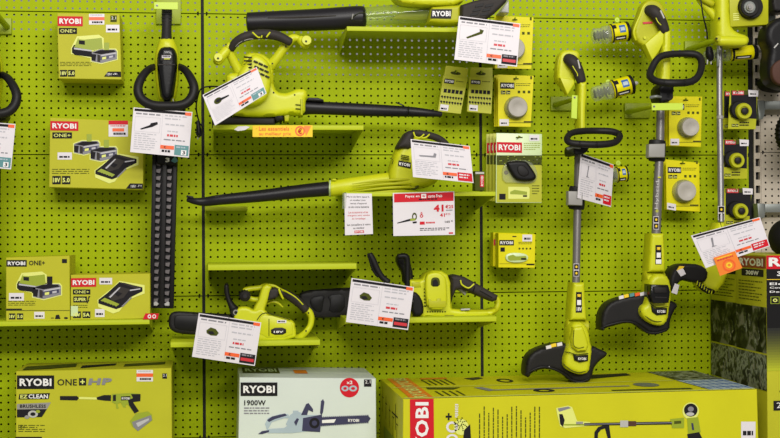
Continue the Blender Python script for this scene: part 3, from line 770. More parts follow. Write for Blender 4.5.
tag('white price card with teal corner cut off by the left edge of the picture',[(-43.5,119.8),(15.6,124),(11,169.4),(-47.5,164)],.30,'hedge','teal',[[(-14,122,.302),(-14,118,.28)]],seed=23)
tag('steeply tilted white price card on the corded blower with the two knobs',[(202.5,95),(256.7,66.9),(266.7,93.4),(215,125.6)],.47,'blower','teal',[[(232,80,.472),(236,78,.42)]],seed=5)
tag('white price card hanging in front of the grey motor end of the top vacuum blower',[(459,16),(520.5,23.6),(517,66.7),(454.3,59.5)],.38,'pole','dark',[[(490,20,.382),(490,14,.33)]],seed=7)
tag('white price card with red block covering the body of the cordless blower',[(410.6,139),(469.8,146),(473.6,183),(413,177)],.46,'longb','block',[[(440,143,.462),(440,139,.41)]],seed=9)
tag('white price card hanging in front of the left chainsaw and its bar',[(198.8,313),(261.3,322.5),(254.8,366),(192,356.7)],.45,'saw','dark',[[(229,318,.452),(229,314,.40)]],seed=11)
tag('white price card in front of the right chainsaw, below its two black levers',[(351.6,278),(414,287),(408,330),(346,322)],.45,'saw','dark',[[(384,283,.452),(384,280,.40)]],seed=13)
tag('narrow white price card turned sideways on the shaft of the oval handled trimmer',[(580.8,153),(613.7,164.7),(611,207),(577.5,198)],[.29,.22,.22,.29],'string','red',[[(583,155,.292),(582,150,.26)]],seed=15)
T=tag('white price card tilted over the red topped carton at right, orange card attached',[(691,235.6),(760,217),(770,246),(705.7,268)],.62,'string','block',[[(722,228,.622),(720,222,.42),(719,218,.40)]],seed=17)
t=thing('promo_card','small orange card with a yellow circle emblem clipped below a tilted price card','card',P(731,276,.63))
c=[P(713.5,257.7,.63),P(735,251,.63),P(742.4,268,.63),P(720,276,.63)]; q=QD(c)
m=M(); b=[q(0,0,-.0016),q(1,0,-.0016),q(1,1,-.0016),q(0,1,-.0016)]; m.add(c+b,[(0,1,2,3),(7,6,5,4),(0,4,5,1),(1,5,6,2),(2,6,7,3),(3,7,4,0)],'orangec',False); build(m,'card',t)
m=M(); ell(m,q,.52,.62,.28,.33,'orange',.001,rin=.75); ell(m,q,.52,.62,.13,.15,'yellow',.001,rin=.5); rect(m,q,.1,.1,.8,.14,'yellow',.001); words(m,q,.1,.18,.85,.28,1,'redink',.6,3,.001,wl=.1); build(m,'printing',t)
# yellow notice and red headed price card on the middle shelf lip
t=thing('notice_card','small white notice with dark and red centred writing taped to a shelf edge','sign',P(359,234.6,.364))
q=QD([P(344.4,193.4,.364),P(371.8,193.6,.364),P(373,234,.364),P(345,235.2,.364)])
m=M(); fr=[q(0,0),q(1,0),q(1,1),q(0,1)]; bk=[q(0,0,-.0015),q(1,0,-.0015),q(1,1,-.0015),q(0,1,-.0015)]
m.add(fr+bk,[(0,1,2,3),(7,6,5,4),(0,4,5,1),(1,5,6,2),(2,6,7,3),(3,7,4,0)],'paper',False); build(m,'card',t)
m=M()
for k,(s,a,b,v,c_) in enumerate((('Merci de faire appel à',.08,.9,.06,'ink'),('un vendeur pour',.2,.78,.14,'ink'),("retrait d'appareil",.2,.8,.22,'ink'),('et de votre batterie',.14,.88,.3,'ink'),('Les accessoires et les',.14,.84,.43,'redink'),('chargeurs sont vendus',.1,.9,.51,'redink'),("de l'emballage",.26,.74,.59,'redink'),('les conseillers à votre',.08,.92,.73,'ink'),('au vendeur',.3,.7,.81,'ink'))):
    txt(m,q,s,a,v,b,v+.05,c_,.0,.001)
rect(m,q,.34,.9,.68,.96,'red',.001); txt(m,q,'RYOBI',.37,.91,.65,.95,'white',.03,.0016); build(m,'printing',t)
m=M(); q2=QD([P(342.6,193,.3655),P(347,192.6,.3655),P(346,208,.3655),P(342.4,209,.3655)]); rect(m,q2,0,0,1,1,'clear',0); build(m,'tape',t)
t=thing('price_sign','white price sign with red header reading 41 euro 25','sign',P(424,236,.366))
q=QD([P(392.8,193,.366),P(454.3,191.2,.366),P(454.9,234.8,.366),P(393.4,236,.366)])
m=M(); fr=[q(0,0),q(1,0),q(1,1),q(0,1)]; bk=[q(0,0,-.0018),q(1,0,-.0018),q(1,1,-.0018),q(0,1,-.0018)]
m.add(fr+bk,[(0,1,2,3),(7,6,5,4),(0,4,5,1),(1,5,6,2),(2,6,7,3),(3,7,4,0)],'paper',False); build(m,'card',t)
m=M(); rect(m,q,.02,.02,.985,.22,'red',.001); txt(m,q,'Payez en',.2,.06,.43,.13,'white',.02,.0016); rect(m,q,.46,.04,.54,.14,'white',.0014); txt(m,q,'4x',.475,.06,.525,.12,'red',.02,.002); txt(m,q,'carte Frais',.57,.06,.8,.13,'white',.02,.0016); words(m,q,.42,.15,.75,.2,1,'ink',.6,2,.0016)
txt(m,q,'41',.66,.30,.82,.46,'red',.045,.001); txt(m,q,'€25',.85,.31,.98,.39,'red',.03,.001); txt(m,q,'41',.76,.50,.84,.58,'red',.03,.001); txt(m,q,'€25',.85,.5,.93,.54,'redink',.0,.001)
words(m,q,.86,.42,.97,.45,1,'grey_ink',.8,4,.001); txt(m,q,'165',.84,.67,.92,.72,'ink',.02,.001); txt(m,q,'€',.94,.66,.97,.7,'ink',.0,.001)
rect(m,q,.43,.68,.51,.75,'red',.001); words(m,q,.53,.69,.68,.74,1,'redink',.7,3,.001); words(m,q,.43,.83,.92,.91,2,'ink',.4,8,.001,wl=.05); rect(m,q,.9,.94,.97,.975,'redink',.001)
ell(m,q,.46,.55,.028,.04,'redink',.001,rin=.5); ell(m,q,.46,.49,.015,.03,'redink',.001,rin=.4)
poly(m,q,[(.06,.695),(.24,.62),(.3,.6),(.3,.65),(.25,.665),(.07,.71)],'ink',.001); ell(m,q,.345,.56,.04,.09,'olive',.001,rin=.55); poly(m,q,[(.27,.61),(.36,.6),(.36,.65),(.28,.66)],'art_dark',.0014); poly(m,q,[(.31,.68),(.38,.67),(.38,.71),(.32,.72)],'ink',.001); build(m,'printing',t)

# ================================================================== BLISTER CARDS
def cardbox(m, c, d, t, mt, r=0):
    w=[P(x,y,d) for x,y in c]; pts=[(v.x,v.z) for v in w]
    prismw(m,pts,-(d-t),-d,mt,.0006,1,both=True)
    return w
def slot(m,f,x,y,w=2.6):
    poly(m,f,[(x-w,y-.5),(x-w*.4,y-.6),(x-w*.3,y-1.4),(x+w*.3,y-1.4),(x+w*.4,y-.6),(x+w,y-.5),(x+w,y+.7),(x-w,y+.7)],'olive',.0008)
def spoolcard(label, c, d, dc, r, tilt=0, stick=True, group=None, front=True):
    w=[P(x,y,d) for x,y in c]
    T=thing('spool_blister_pack',label,'blister pack',(w[2]+w[3])/2,group)
    m=M(); cardbox(m,c,d,.002,'card'); build(m,'backing_card',T)
    x0,y0=c[0]; x1=c[1][0]; yb=c[3][1]; W=x1-x0; H=yb-y0; f=FL(d)
    m=M(); badge(m,f,x0+W*.06,y0+H*.15,x0+W*.46,y0+H*.27,'ink','white',tilt=.3,h=.001); build(m,'logo',T)
    m=M(); slot(m,f,x0+W*.5,y0+H*.08)
    words(m,f,x0+W*.5,y0+H*.17,x0+W*.92,y0+H*.24,2,'olive',.3,3,.0008); rect(m,f,x0+W*.9,y0+H*.03,x0+W*.95,y0+H*.09,'olive',.0008)
    for k in range(2): badge(m,f,x0+W*(.08+k*.14),y0+H*.31,x0+W*(.2+k*.14),y0+H*.38,'ink','art_light','2m',h=.0008)
    for k in range(3): rect(m,f,x0+W*(.55+k*.14),y0+H*.31,x0+W*(.62+k*.14),y0+H*.36,'olive',.0008)
    rect(m,f,x0+W*.1,yb-H*.075,x1-W*.03,yb-H*.065,'olive',.0008); rect(m,f,x0+W*.72,yb-H*.1,x1-W*.03,yb-H*.08,'ink',.0009)
    build(m,'printing',T)
    if front:
        R=r*sc(d); ce=P(dc[0],dc[1],d+.04); ce.y=-d
        m=M(); lathe(m,ce,FWD,[(R*1.18,0),(R*1.14,.016),(R*1.06,.02),(R*.6,.021)],'clear',28); build(m,'clear_blister',T)
        m=M(); lathe(m,ce+Vector((.0,-.0225,0)),FWD,[(R,0),(R,.012),(R*.94,.0165),(R*.5,.0175),(R*.45,.0165)],'disc',28)
        build(m,'spool_cap',T)
    if stick:
        m=M(); sx=x0+W*.04; sy=yb-H*.14; q=QD([P(sx,sy,d),P(sx+W*.26,sy+tilt,d),P(sx+W*.26,sy+H*.13+tilt,d),P(sx,sy+H*.13,d)])
        rect(m,q,0,0,1,1,'paper',.002); words(m,q,.15,.5,.85,.8,1,'ink',.7,2,.0026,wl=.2); build(m,'price_sticker',T)
    return T
def spoolstack(desc, c, d, dc, r, n, dx, dd=.022, tilt=0, group=None, where=('second','third')):
    spoolcard(desc+', front pack of its hook',c,d,dc,r,tilt,True,group)
    for k in range(1,n):
        s=(DW-d)/(DW-(d-dd*k))
        spoolcard(desc+', %s pack back on its hook'%where[k-1],[(x-dx*k,y+.2*k) for x,y in c],d-dd*k-.014,(dc[0]-dx*k,dc[1]),r,0,False,group,front=False)
    m=M(); hx=(c[0][0]+c[1][0])/2; hy=c[0][1]+(c[3][1]-c[0][1])*.07
    T=thing('peg_hook','lime wire peg hook carrying the '+desc,'hook',P(hx,hy,0))
    tube(m,[(hx-2,hy+1,0.0),(hx-.6,hy,d*.6),(hx,hy-.2,d+.012),(hx+.4,hy-1.6,d+.022)],.8,'hook',n=8); build(m,'wire',T)
spoolstack('yellow spool pack behind the top price card',[(496,15.6),(533.6,17.4),(531.4,69),(495,68.4)],.12,(515,48),10.6,2,1.6)
spoolstack('yellow spool pack right above the pale green pack',[(498,74.6),(533.8,75.8),(530.8,127),(498,126.4)],.13,(518,107),10.2,3,2)
spoolstack('yellow spool pack level with the grey trimmer collar',[(669,96.2),(702.2,96.6),(701,146.9),(669,145.7)],.12,(691,127),9.4,3,3)
spoolstack('yellow spool pack with a tilted sticker',[(665.6,159.4),(699.4,162.8),(700,211.8),(666.6,209.6)],.12,(687,191),10.4,2,2,tilt=1.6)

def chaincard(label, c, d, seed):
    w=[P(x,y,d) for x,y in c]
    T=thing('saw_chain_pack',label,'pack',(w[2]+w[3])/2,'saw chain packs')
    b=lambda u,v:((c[0][0]*(1-u)+c[1][0]*u)*(1-v)+(c[3][0]*(1-u)+c[2][0]*u)*v,(c[0][1]*(1-u)+c[1][1]*u)*(1-v)+(c[3][1]*(1-u)+c[2][1]*u)*v)
    m=M(); cardbox(m,[b(.02,0),b(.98,0),b(1,.26),b(0,.26)],d-.012,.002,'chaincard'); build(m,'header_flap',T)
    m=M(); cardbox(m,[b(-.02,.22),b(1.02,.22),b(1,1),b(-.01,1)],d,.024,'chaincard'); build(m,'carton',T)
    q=QD(w); f=lambda x,y,h=0:q(x,y,h)
    m=M(); badge(m,f,.06,.28,.48,.38,'ink','white',h=.001); build(m,'logo',T)
    m=M(); q0=QD([v+Vector((0,.012,0)) for v in w]); ell(m,q0,.5,.13,.22,.035,'olive',.0008); ell(m,q0,.5,.1,.06,.04,'olive',.0008)
    words(m,f,.55,.3,.9,.34,1,'olive',.4,seed,.001); 
    for k in range(5): rect(m,f,.1+k*.17,.5,.23+k*.17,.58,'ink',.001)
    for r in (.67,.78):
        for k in range(8):
            ell(m,f,.07+k*.12,r,.05,.022,'ink',.001,8); rect(m,f,.07+k*.12,r,.1+k*.12,r+.04,'ink',.001)
    build(m,'printing',T)
    m=M(); rect(m,f,.06,.84,.42,.97,'paper',.0014); words(m,f,.1,.91,.38,.96,1,'ink',.7,2,.002,wl=.08); build(m,'price_sticker',T)
    T2=thing('peg_hook','lime wire peg hook through the flap of the '+label.split(' ')[0].strip(',')+' saw chain pack','hook',P(*b(.5,.12),0)) 
    m=M(); x,y=b(.5,.12); tube(m,[(x-2,y+.6,0),(x-.6,y,d*.6),(x,y,d-.004),(x+.4,y-1.6,d+.008)],.8,'hook',n=8); build(m,'wire',T2)
chaincard('left, more tilted of the two lime saw chain packs',[(445.4,65.4),(469,68.4),(460.8,113.9),(438,111.4)],.14,2)
chaincard('right, straighter of the two lime saw chain packs',[(470.5,67.2),(493,67.8),(491.4,113.9),(467.4,111.6)],.13,3)

# pale green hedge-gear pack with stack behind
def lozenge(label, c, d, full, group='pale green blister packs on one hook'):
    w=[P(x,y,d) for x,y in c]
    T=thing('carburettor_blister_pack',label,'blister pack',(w[2]+w[3])/2,group)
    x0,y0=c[0]; x1,_=c[1]; yb=c[3][1]; f=FL(d); W=x1-x0; H=yb-y0
    m=M(); prism(m,[(x0,y0),(x1,y0+1),(x1-.4,yb),(x0-.6,yb)],d-.003,d,'palegreen' if full else 'chaincard',.001,2); build(m,'backing_card',T)
    m=M(); badge(m,f,x0+.4,y0+9,x0+W*.56,y0+19.4,'red',tilt=.5,h=.001); build(m,'logo',T)
    m=M(); rect(m,f,x0+.3,y0+H*.36,x1-.3,yb-.6,'chaincard' ,.0008)
    rect(m,f,x0+.2,y0+H*.32,x1-.3,y0+H*.46,'olive',.001)
    if full:
        r=random.Random(3)
        for k in range(50):
            x=x0+1+r.random()*(W-3); y=y0+H*(.325+r.random()*.11); rect(m,f,x,y,x+1.2,y+.8,r.choice(['art_dark','ink','photo3']),.0012)
        slot(m,f,x0+W*.5,y0+4.4,3.4); words(m,f,x0+W*.6,y0+10,x0+W*.98,y0+18,4,'art_dark',.35,4,.001); words(m,f,x0+W*.78,y0+H*.75,x0+W*.95,y0+H*.9,4,'olive',.35,4,.0012)
        rect(m,f,x0+W*.06,yb-H*.13,x0+W*.2,yb-H*.045,'ink',.0012); poly(m,f,[(x0+W*.26,yb-16),(x1-W*.3,yb-16),(x1-W*.27,yb-14),(x1-W*.28,yb-4),(x0+W*.26,yb-4)],'art_light',.0012)
        poly(m,f,[(x0+W*.3,yb-11),(x0+W*.4,yb-13),(x1-W*.33,yb-11),(x1-W*.33,yb-8),(x0+W*.3,yb-8.6)],'art_dark',.0016); rect(m,f,x1-W*.42,yb-7.6,x1-W*.33,yb-6,'ink',.002)
    build(m,'printing',T)
    if full:
        m=M(); rect(m,f,x1-W*.28,y0+2,x1-W*.06,y0+8,'paper',.0014); words(m,f,x1-W*.25,y0+5,x1-W*.09,y0+7.4,1,'ink',.7,2,.002,wl=1.6); build(m,'price_sticker',T)
        m=M(); prism(m,[(505,164),(510,160),(530,160),(538,170),(537,181),(530,184),(515,183),(503,183),(502,170)],d,d+.012,'clear',.006,2,rnd=1); build(m,'clear_blister',T)
        m=M(); knob(m,506,172.5,d+.004,2.2,.006,'brown',14); build(m,'nozzle',T)
        m=M(); prism(m,[(505.4,164),(509,161),(525,160.4),(529,164),(536.4,175),(536,179),(531,181.4),(518,181),(513,177)],d+.001,d+.03,'black',.011,4,rnd=2)
        prism(m,[(517,166),(523,164.4),(528,169),(530,174),(524,177.6),(518,174)],d+.024,d+.033,'guard',.004,3,rnd=2); build(m,'air_filter',T)
for k in (3,2,1): lozenge('pale green pack seen edge on, %s the front one'%{1:'right behind',2:'second behind',3:'rearmost, third behind'}[k],[(496.4-3.4*k+.2,133+.3*k),(541-3.4*k,134+.3*k),(541-3.4*k,202-.6*k),(496-3.4*k,202-.6*k)],.15-.03*k,False)
lozenge('pale green pack with a black cap and red logo, front one of its row',[(496.4,133),(542,134),(541.2,202.8),(495.6,202.8)],.16,True)
T=thing('peg_hook','lime wire peg hook through the pale green packs','hook',P(518,137,0)); m=M(); tube(m,[(516,138,0),(517.6,137.4,.1),(518.4,137.2,.17),(519,136,.178)],.8,'hook',n=8); build(m,'wire',T)
t=thing('accessory_pack','small dark pack with red edge label on the shelf end beside pale green packs','pack',P(480,190.5,.2))
m=M(); prism(m,[(475,171),(484.2,171.4),(484.2,190.6),(475,190.6)],.15,.2,'olive',.001,1); build(m,'carton',t)
m=M(); f=FL(.2); rect(m,f,475.4,172,484,174,'pgrey',.001); rect(m,f,480,175,484,187,'red',.001); text(m,f,'RYOBI',(483.2,186),(0,-10),(-2.4,0),'white',.02,.0016); build(m,'printing',t)
# small spool boxes
def smallbox(label, c, d, t_, full):
    T,w=carton('spool_box',label,'box',c,d,t_,'card','small yellow spool boxes')
    f=FL(d); x0,y0=c[0]; m=M(); badge(m,f,x0+.8,y0+7,x0+15.4,y0+12.4,'ink','white',h=.001); build(m,'logo',T)
    if full:
        m=M(); rect(m,f,x0+2,y0+14.4,x0+6.4,y0+18.6,'ink',.001); words(m,f,x0+20,y0+9,x0+35,y0+12,2,'olive',.35,2,.001); rect(m,f,x0+14,y0+3,x0+18,y0+4,'ink',.001)
        for k in range(4): ell(m,f,x0+21+k*3.6,y0+15.6,1,1,'olive',.001,10)
        rect(m,f,x0+28,y0+31,x0+36,y0+32.2,'ink',.001); rect(m,f,x0+1,y0+30.6,x0+36,y0+30.9,'olive',.001); build(m,'printing',T)
        m=M(); prism(m,chaikin([(505.4,252.4),(528.6,253.2),(528,262.4),(506,262.8)],2),d+.001,d+.008,'palegreen',.003,2)
        poly(m,FL(d+.008),[(508,256),(513,254.6),(516,256.4),(526,256),(527,260),(510,260.6),(508,259)],'art_dark',.0008); rect(m,FL(d+.008),521,258,526,259.8,'ink',.0014); build(m,'blister_window',T)
        m=M(); rect(m,f,522.4,234.6,532,241.4,'paper',.0014); words(m,f,524,237.6,531,240.6,1,'ink',.7,2,.002,wl=1.6); build(m,'price_sticker',T)
    else:
        m=M(); rect(m,f,x0+.3,y0+7,x0+2,y0+13,'redink',.0012); build(m,'printing',T)
smallbox('small yellow spool box standing just behind and left of its front twin',[(493.2,232.4),(530,233.6),(530,266),(493,266.4)],.10,.05,False)
smallbox('small yellow spool box with a moulded window, hung alone under the pale green packs',[(498.4,233),(535.6,234.2),(535,268),(498.4,267.6)],.16,.055,True)

# round reels of trimmer line in clear clamshells, hanging side-on
def reel(label, a, b, r, d, clear=True, cw=1.5, seed=0, blue=True):
    """a = clear end, b = cap end (px)"""
    A=P(*a,d); B=P(*b,d); ax=(B-A); L=ax.length; ax.normalize(); R=r*sc(d)
    T=thing('trimmer_line_reel',label,'reel',(A+B)/2-Vector((0,0,R)),'clamshell trimmer line reels')
    m=M(); c=A+ax*L*.48
    lathe(m,c,ax,[(R*.9,0),(R,.003),(R,L*.46),(R*.93,L*.5)],'card',24)
    up=ax.cross(Vector((0,1,0))); 
    build(m,'reel_drum',T)
    m=M(); lathe(m,c,ax,[(R*1.03,L*.02),(R*1.03,L*.06)],'ink',24); lathe(m,A+ax*L*.9,ax,[(R*.98,0),(R*1.06,.002),(R*1.06,L*.07),(R*.8,L*.1)],'black',24); build(m,'rim',T)
    m=M(); lathe(m,B,ax,[(R*.22,0),(R*.22,L*.08),(R*.12,L*.12)],'pgrey',12); build(m,'pin',T)
    m=M()
    w=[]
    S_=ax; U=Vector((0,-1,0)).cross(ax).normalized()
    if U.z<0: U=-U
    def cyl(u,v,h=0):   # u along the axis 0..1, v around the drum -1..1
        th=v*1.3; return c+S_*(u*L*.46)+U*math.sin(th)*(R+h)+Vector((0,-1,0))*math.cos(th)*(R+h)
    def crect(u0,v0,u1,v1,mt,h=.0008):
        n=6
        for k in range(n):
            va=v0+(v1-v0)*k/n; vb=v0+(v1-v0)*(k+1)/n
            m.add([cyl(u0,va,h),cyl(u1,va,h),cyl(u1,vb,h),cyl(u0,vb,h)],[(0,1,2,3)],mt,False)
    if blue: crect(.45,-.1,.8,.55,'blueink',.0008); crect(.5,.05,.75,.35,'pblue',.0012)
    crect(.15,-.75,.8,-.35,'ink'); crect(.22,-.62,.72,-.5,'white',.0012); crect(.1,.3,.3,.7,'ink')
    build(m,'printing',T)
    if clear:
        m=M(); pc=A
        lathe(m,pc,ax,[(R*.55,-L*.0),(R*.8,L*.04),(R*.85,L*.2),(R*.75,L*.24),(R*.95,L*.3),(R*.98,L*.46)],'clear',9); build(m,'clamshell',T)
        m=M()
        for k in range(5):
            q=A+ax*L*(.06+k*.08); lathe(m,q,ax,[(R*.4,0),(R*(.5+.1*(k%2)),.003),(R*.4,.006)],'tooth' if k%2 else 'olive',9)
        build(m,'line_coil',T)
    return T
reel('clear and yellow trimmer line reel left of the ring handled trimmer top',(592,36.5),(629,31),9.6,.15)
reel('tilted clear and yellow trimmer line reel beside the oval handled trimmer grip',(592,95),(633,84),9.6,.17)
reel('partly hidden yellow trimmer line reel behind the sideways price card',(606,176),(627,173.6),8,.12)
reel('yellow trimmer line reel under the handle of the silver shafted trimmer',(704,56.4),(757,51.6),7.4,.16,clear=True,blue=False)
for x,y,l in ((617,20,'upper clear line reel'),(608,82,'tilted clear line reel'),(618,163,'partly hidden line reel')):
    T=thing('round_hang_tab','small round lime hang tab above the '+l,'tab',P(x,y+3,.1)); m=M(); knob(m,x,y,.09,2.6,.003,'limetag',16); tube(m,[(x,y,0),(x,y,.09)],.6,'hook',n=8); build(m,'tab',T)

for x,y,d,l in ((614,29,.15,'upper clear line reel'),(614,84,.17,'tilted clear line reel'),(616,171,.12,'partly hidden line reel'),(733,50,.16,'line reel under the silver shafted trimmer')):
    T=thing('peg_hook','lime wire peg hook carrying the '+l,'hook',P(x,y,0)); m=M(); tube(m,[(x-1,y+1,0),(x,y,d*.6),(x,y,d-.01)],.8,'hook',n=8); build(m,'wire',T)
# spool cards at the right
def headcard(label, c, dc, r, d, group='trimmer head packs'):
    w=[P(x,y,d) for x,y in c]; T=thing('trimmer_head_pack',label,'blister pack',(w[2]+w[3])/2,group)
    f=FL(d); x0,y0=c[0]; x1=c[1][0]; yb=c[3][1]; W=x1-x0; H=yb-y0
    m=M(); cardbox(m,c,d,.003,'tool2'); build(m,'backing_card',T)
    m=M(); poly(m,f,[(x0+1,y0+1),(x1-1,y0+1.5),(x1-1.2,yb-H*.26),(x0+1,yb-H*.3)],'ink',.0008); rect(m,f,x0+.6,y0+.4,x1-.6,y0+H*.12,'olive',.0012); badge(m,f,x0+W*.08,y0+H*.02,x0+W*.5,y0+H*.13,'redink','white',h=.0014)
    badge(m,f,x0+W*.06,yb-H*.13,x0+W*.18,yb-H*.06,'ink','art_light','2m',h=.0012); badge(m,f,x0+W*.2,yb-H*.13,x0+W*.3,yb-H*.06,'ink','art_light','2m',h=.0012)
    words(m,f,x0+W*.34,yb-H*.18,x0+W*.72,yb-H*.05,2,'ink',.5,2,.0012); build(m,'printing',T)
    m=M()
    q=QD([P(x1-W*.36,y0,d),P(x1+.4,y0+.6,d),P(x1+.2,y0+H*.17,d),P(x1-W*.34,y0+H*.17,d)]); rect(m,q,0,0,1,1,'paper',.004); words(m,q,.15,.5,.85,.8,1,'ink',.7,2,.0046,wl=.2); build(m,'price_sticker',T)
    R=r*sc(d); ce=P(dc[0],dc[1],d+.034); ce.y=-d
    m=M(); lathe(m,ce+Vector((-.012,0,.006)),FWD,[(R*1.12,0),(R*1.12,.014),(R*1.0,.018)],'black',26); build(m,'spool_housing',T)
    m=M(); lathe(m,ce,FWD,[(R,.012),(R,.028),(R*.9,.034),(R*.6,.034),(R*.5,.03)],'tool2',26); build(m,'spool_cap',T)
    m=M(); lathe(m,ce,FWD,[(R*.45,.028),(R*.42,.04),(R*.25,.043)],'char2',18); build(m,'bump_knob',T)
headcard('rear trimmer head pack of the top pair, mostly hidden by its twin',[(723,91),(750,93),(750,129.6),(722.6,129.6)],(739,111),7.6,.09)
headcard('front trimmer head pack of the top pair with black knob on lime cap',[(730,90),(757.6,94.4),(755.8,129.2),(728,129)],(744.7,111),8.6,.15)
headcard('middle trimmer head pack hanging alone beside the silver shaft',[(723,139.4),(748,140),(747.4,178.8),(722.6,178.8)],(737.8,160.4),8,.12)
headcard('lowest trimmer head pack, just above the tilted price card',[(724.6,188),(752,190),(749,226),(722.8,226)],(741.6,211),8,.14)
for x,y,d in ((737,91.5,.15),(734,141,.12),(736,190,.14)):
    T=thing('peg_hook','lime wire peg hook at the top of the trimmer head pack '+{91.5:'in the top pair',141:'in the middle',190:'lowest down'}[y],'hook',P(x,y,0)); m=M(); tube(m,[(x-1,y+1,0),(x,y,d*.6),(x+.5,y-.2,d+.012),(x+.9,y-1.4,d+.02)],.8,'hook',n=8); build(m,'wire',T)

# top right display box with big round knob
T=thing('demo_head_box','square lime display unit with a big black screw knob, top right corner','display unit',P(749,26,.25))
m=M(); prism(m,[(729,-14),(768.6,-14),(768.6,24.6),(730.4,26.8)],.21,.25,'tool2',.003,2); build(m,'housing',T)
m=M(); knob(m,748.6,7.6,.272,13,.03,'black',32); knob(m,748.6,7.6,.284,10,.014,'guard',28); build(m,'screw_knob',T)
m=M(); knob(m,748.8,7.6,.291,6.4,.01,'greysteel',24); knob(m,749.4,7.4,.3,4,.01,'grey',18); knob(m,749.4,7.4,.306,1.8,.006,'steel',12); build(m,'metal_bolt',T)
m=M(); f=FL(.25)
for k in range(4):
    poly(m,f,[(733,13.4+k*2),(739,13+k*2),(739,14+k*2),(733,14.4+k*2)],'art_light',.001)
build(m,'printing',T)
m=M(); prism(m,[(768.6,-12),(777,-13),(776,20),(768.6,23)],.03,.14,'greysteel',.003,1); build(m,'side_bracket',T)

# black tools on the beige wall
T=thing('wheel_guard','big black curved machine guard with brown inner part at the right edge','guard',P(772,90,.2))
m=M(); prism(m,[(778,18),(771,21),(764,29),(763,41),(768,50),(765.6,62),(765,73),(768,82),(774,86.6),(784,90),(800,88),(800,10)],.06,.3,'black',.02,4,rnd=2); build(m,'shell',T)
m=M(); tube(m,[(775,42,0),(775,42,.22)],3,'greysteel',n=10); tube(m,[(777,70,0),(777,70,.22)],3,'greysteel',n=10); build(m,'mounting_arm',T)
m=M(); prism(m,[(771.8,68),(776,62),(784,58),(792,60),(792,86),(779,85),(773,79)],.29,.315,'brown',.006,3,rnd=2); build(m,'inner_lining',T)
m=M(); knob(m,778,74,.31,4,.02,'black_gloss',20); poly(m,FL(.302),[(773.4,47.6),(777.6,43),(778.4,43.8),(774.4,48.4)],'pgrey',.002); build(m,'axle',T)
T=thing('machine_hood','black machine part cut off by the top right corner','machine part',P(774,13,.2))
m=M(); prism(m,[(769,-14),(790,-14),(790,12),(776,13.6),(769.6,11)],.02,.24,'char2',.01,3,rnd=1); build(m,'hood',T)
def wheel(label, px, py, r, d):
    R=r*sc(d); c=P(px,py,d-.07); T=thing('spare_tyre',label,'tyre',(c.x,c.y,c.z-R))
    m=M(); lathe(m,c,FWD,[(R*.9,0),(R,.012),(R,.055),(R*.9,.07),(R*.72,.072),(R*.7,.06)],'wheel',48)
    for k in range(40):
        a=2*math.pi*k/40; e=Vector((math.cos(a),0,math.sin(a))); s=Vector((-math.sin(a),0,math.cos(a)))
        b=c+e*R*.985
        m.add([b-s*.004+Vector((0,-.012,0)),b+s*.004+Vector((0,-.012,0)),b+s*.004+Vector((0,-.055,0)),b-s*.004+Vector((0,-.055,0)),
               b-s*.003+e*.005+Vector((0,-.014,0)),b+s*.003+e*.005+Vector((0,-.014,0)),b+s*.003+e*.005+Vector((0,-.053,0)),b-s*.003+e*.005+Vector((0,-.053,0))],
              [(4,5,6,7),(0,1,5,4),(1,2,6,5),(2,3,7,6),(3,0,4,7)],'wheel',False)
    build(m,'tyre',T)
    m=M(); tubew(m,[Vector((c.x,0,c.z)),c],.012,'greysteel',n=10); build(m,'mounting_arm',T)
    m=M(); lathe(m,c,FWD,[(R*.7,.02),(R*.68,.05),(R*.3,.06),(R*.28,.072),(R*.1,.074)],'char2',32); build(m,'rim',T)
wheel('tall black treaded wheel cut by the right edge at middle height',799,134,28,.24)
T=thing('mower_cover','black round plastic cover cut by the right edge above the middle wheel','cover',P(776,90,.16))
m=M(); prism(m,[(762,78),(772,76),(790,76),(790,92),(772,91),(764,87)],.02,.13,'wheel',.01,3,rnd=2); build(m,'shell',T)
T=thing('grass_cap','round black dome above the red topped carton at the right edge','cap',P(784,250,.35))
R=20*sc(.4); m=M(); lathe(m,P(786,238,.32),FWD,[(R,0),(R*1.0,.03),(R*.85,.06),(R*.5,.08),(R*.15,.085)],'wheel',40); build(m,'dome',T)
for py,pyb,l in ((101,120,'upper'),(204,219,'lower')):
    T=thing('wall_bracket',l+' grey steel bar bracket on the beige pegboard','bracket',P(765,pyb,.0))
    m=M(); prism(m,[(765,py),(800,py-.6),(800,py+8),(765,py+8.6)],.03,.06,'greysteel',.003,2); build(m,'bar',T)
    m=M(); prism(m,[(757.4,py-.6),(764.6,py-.6),(765.4,py+9),(764.6,py+14),(763,pyb-1),(759,pyb),(758.6,py+14)],.02,.062,'greysteel',.003,2); knob(m,760.6,py+12,.06,1,.004,'steel',10); build(m,'clip',T)

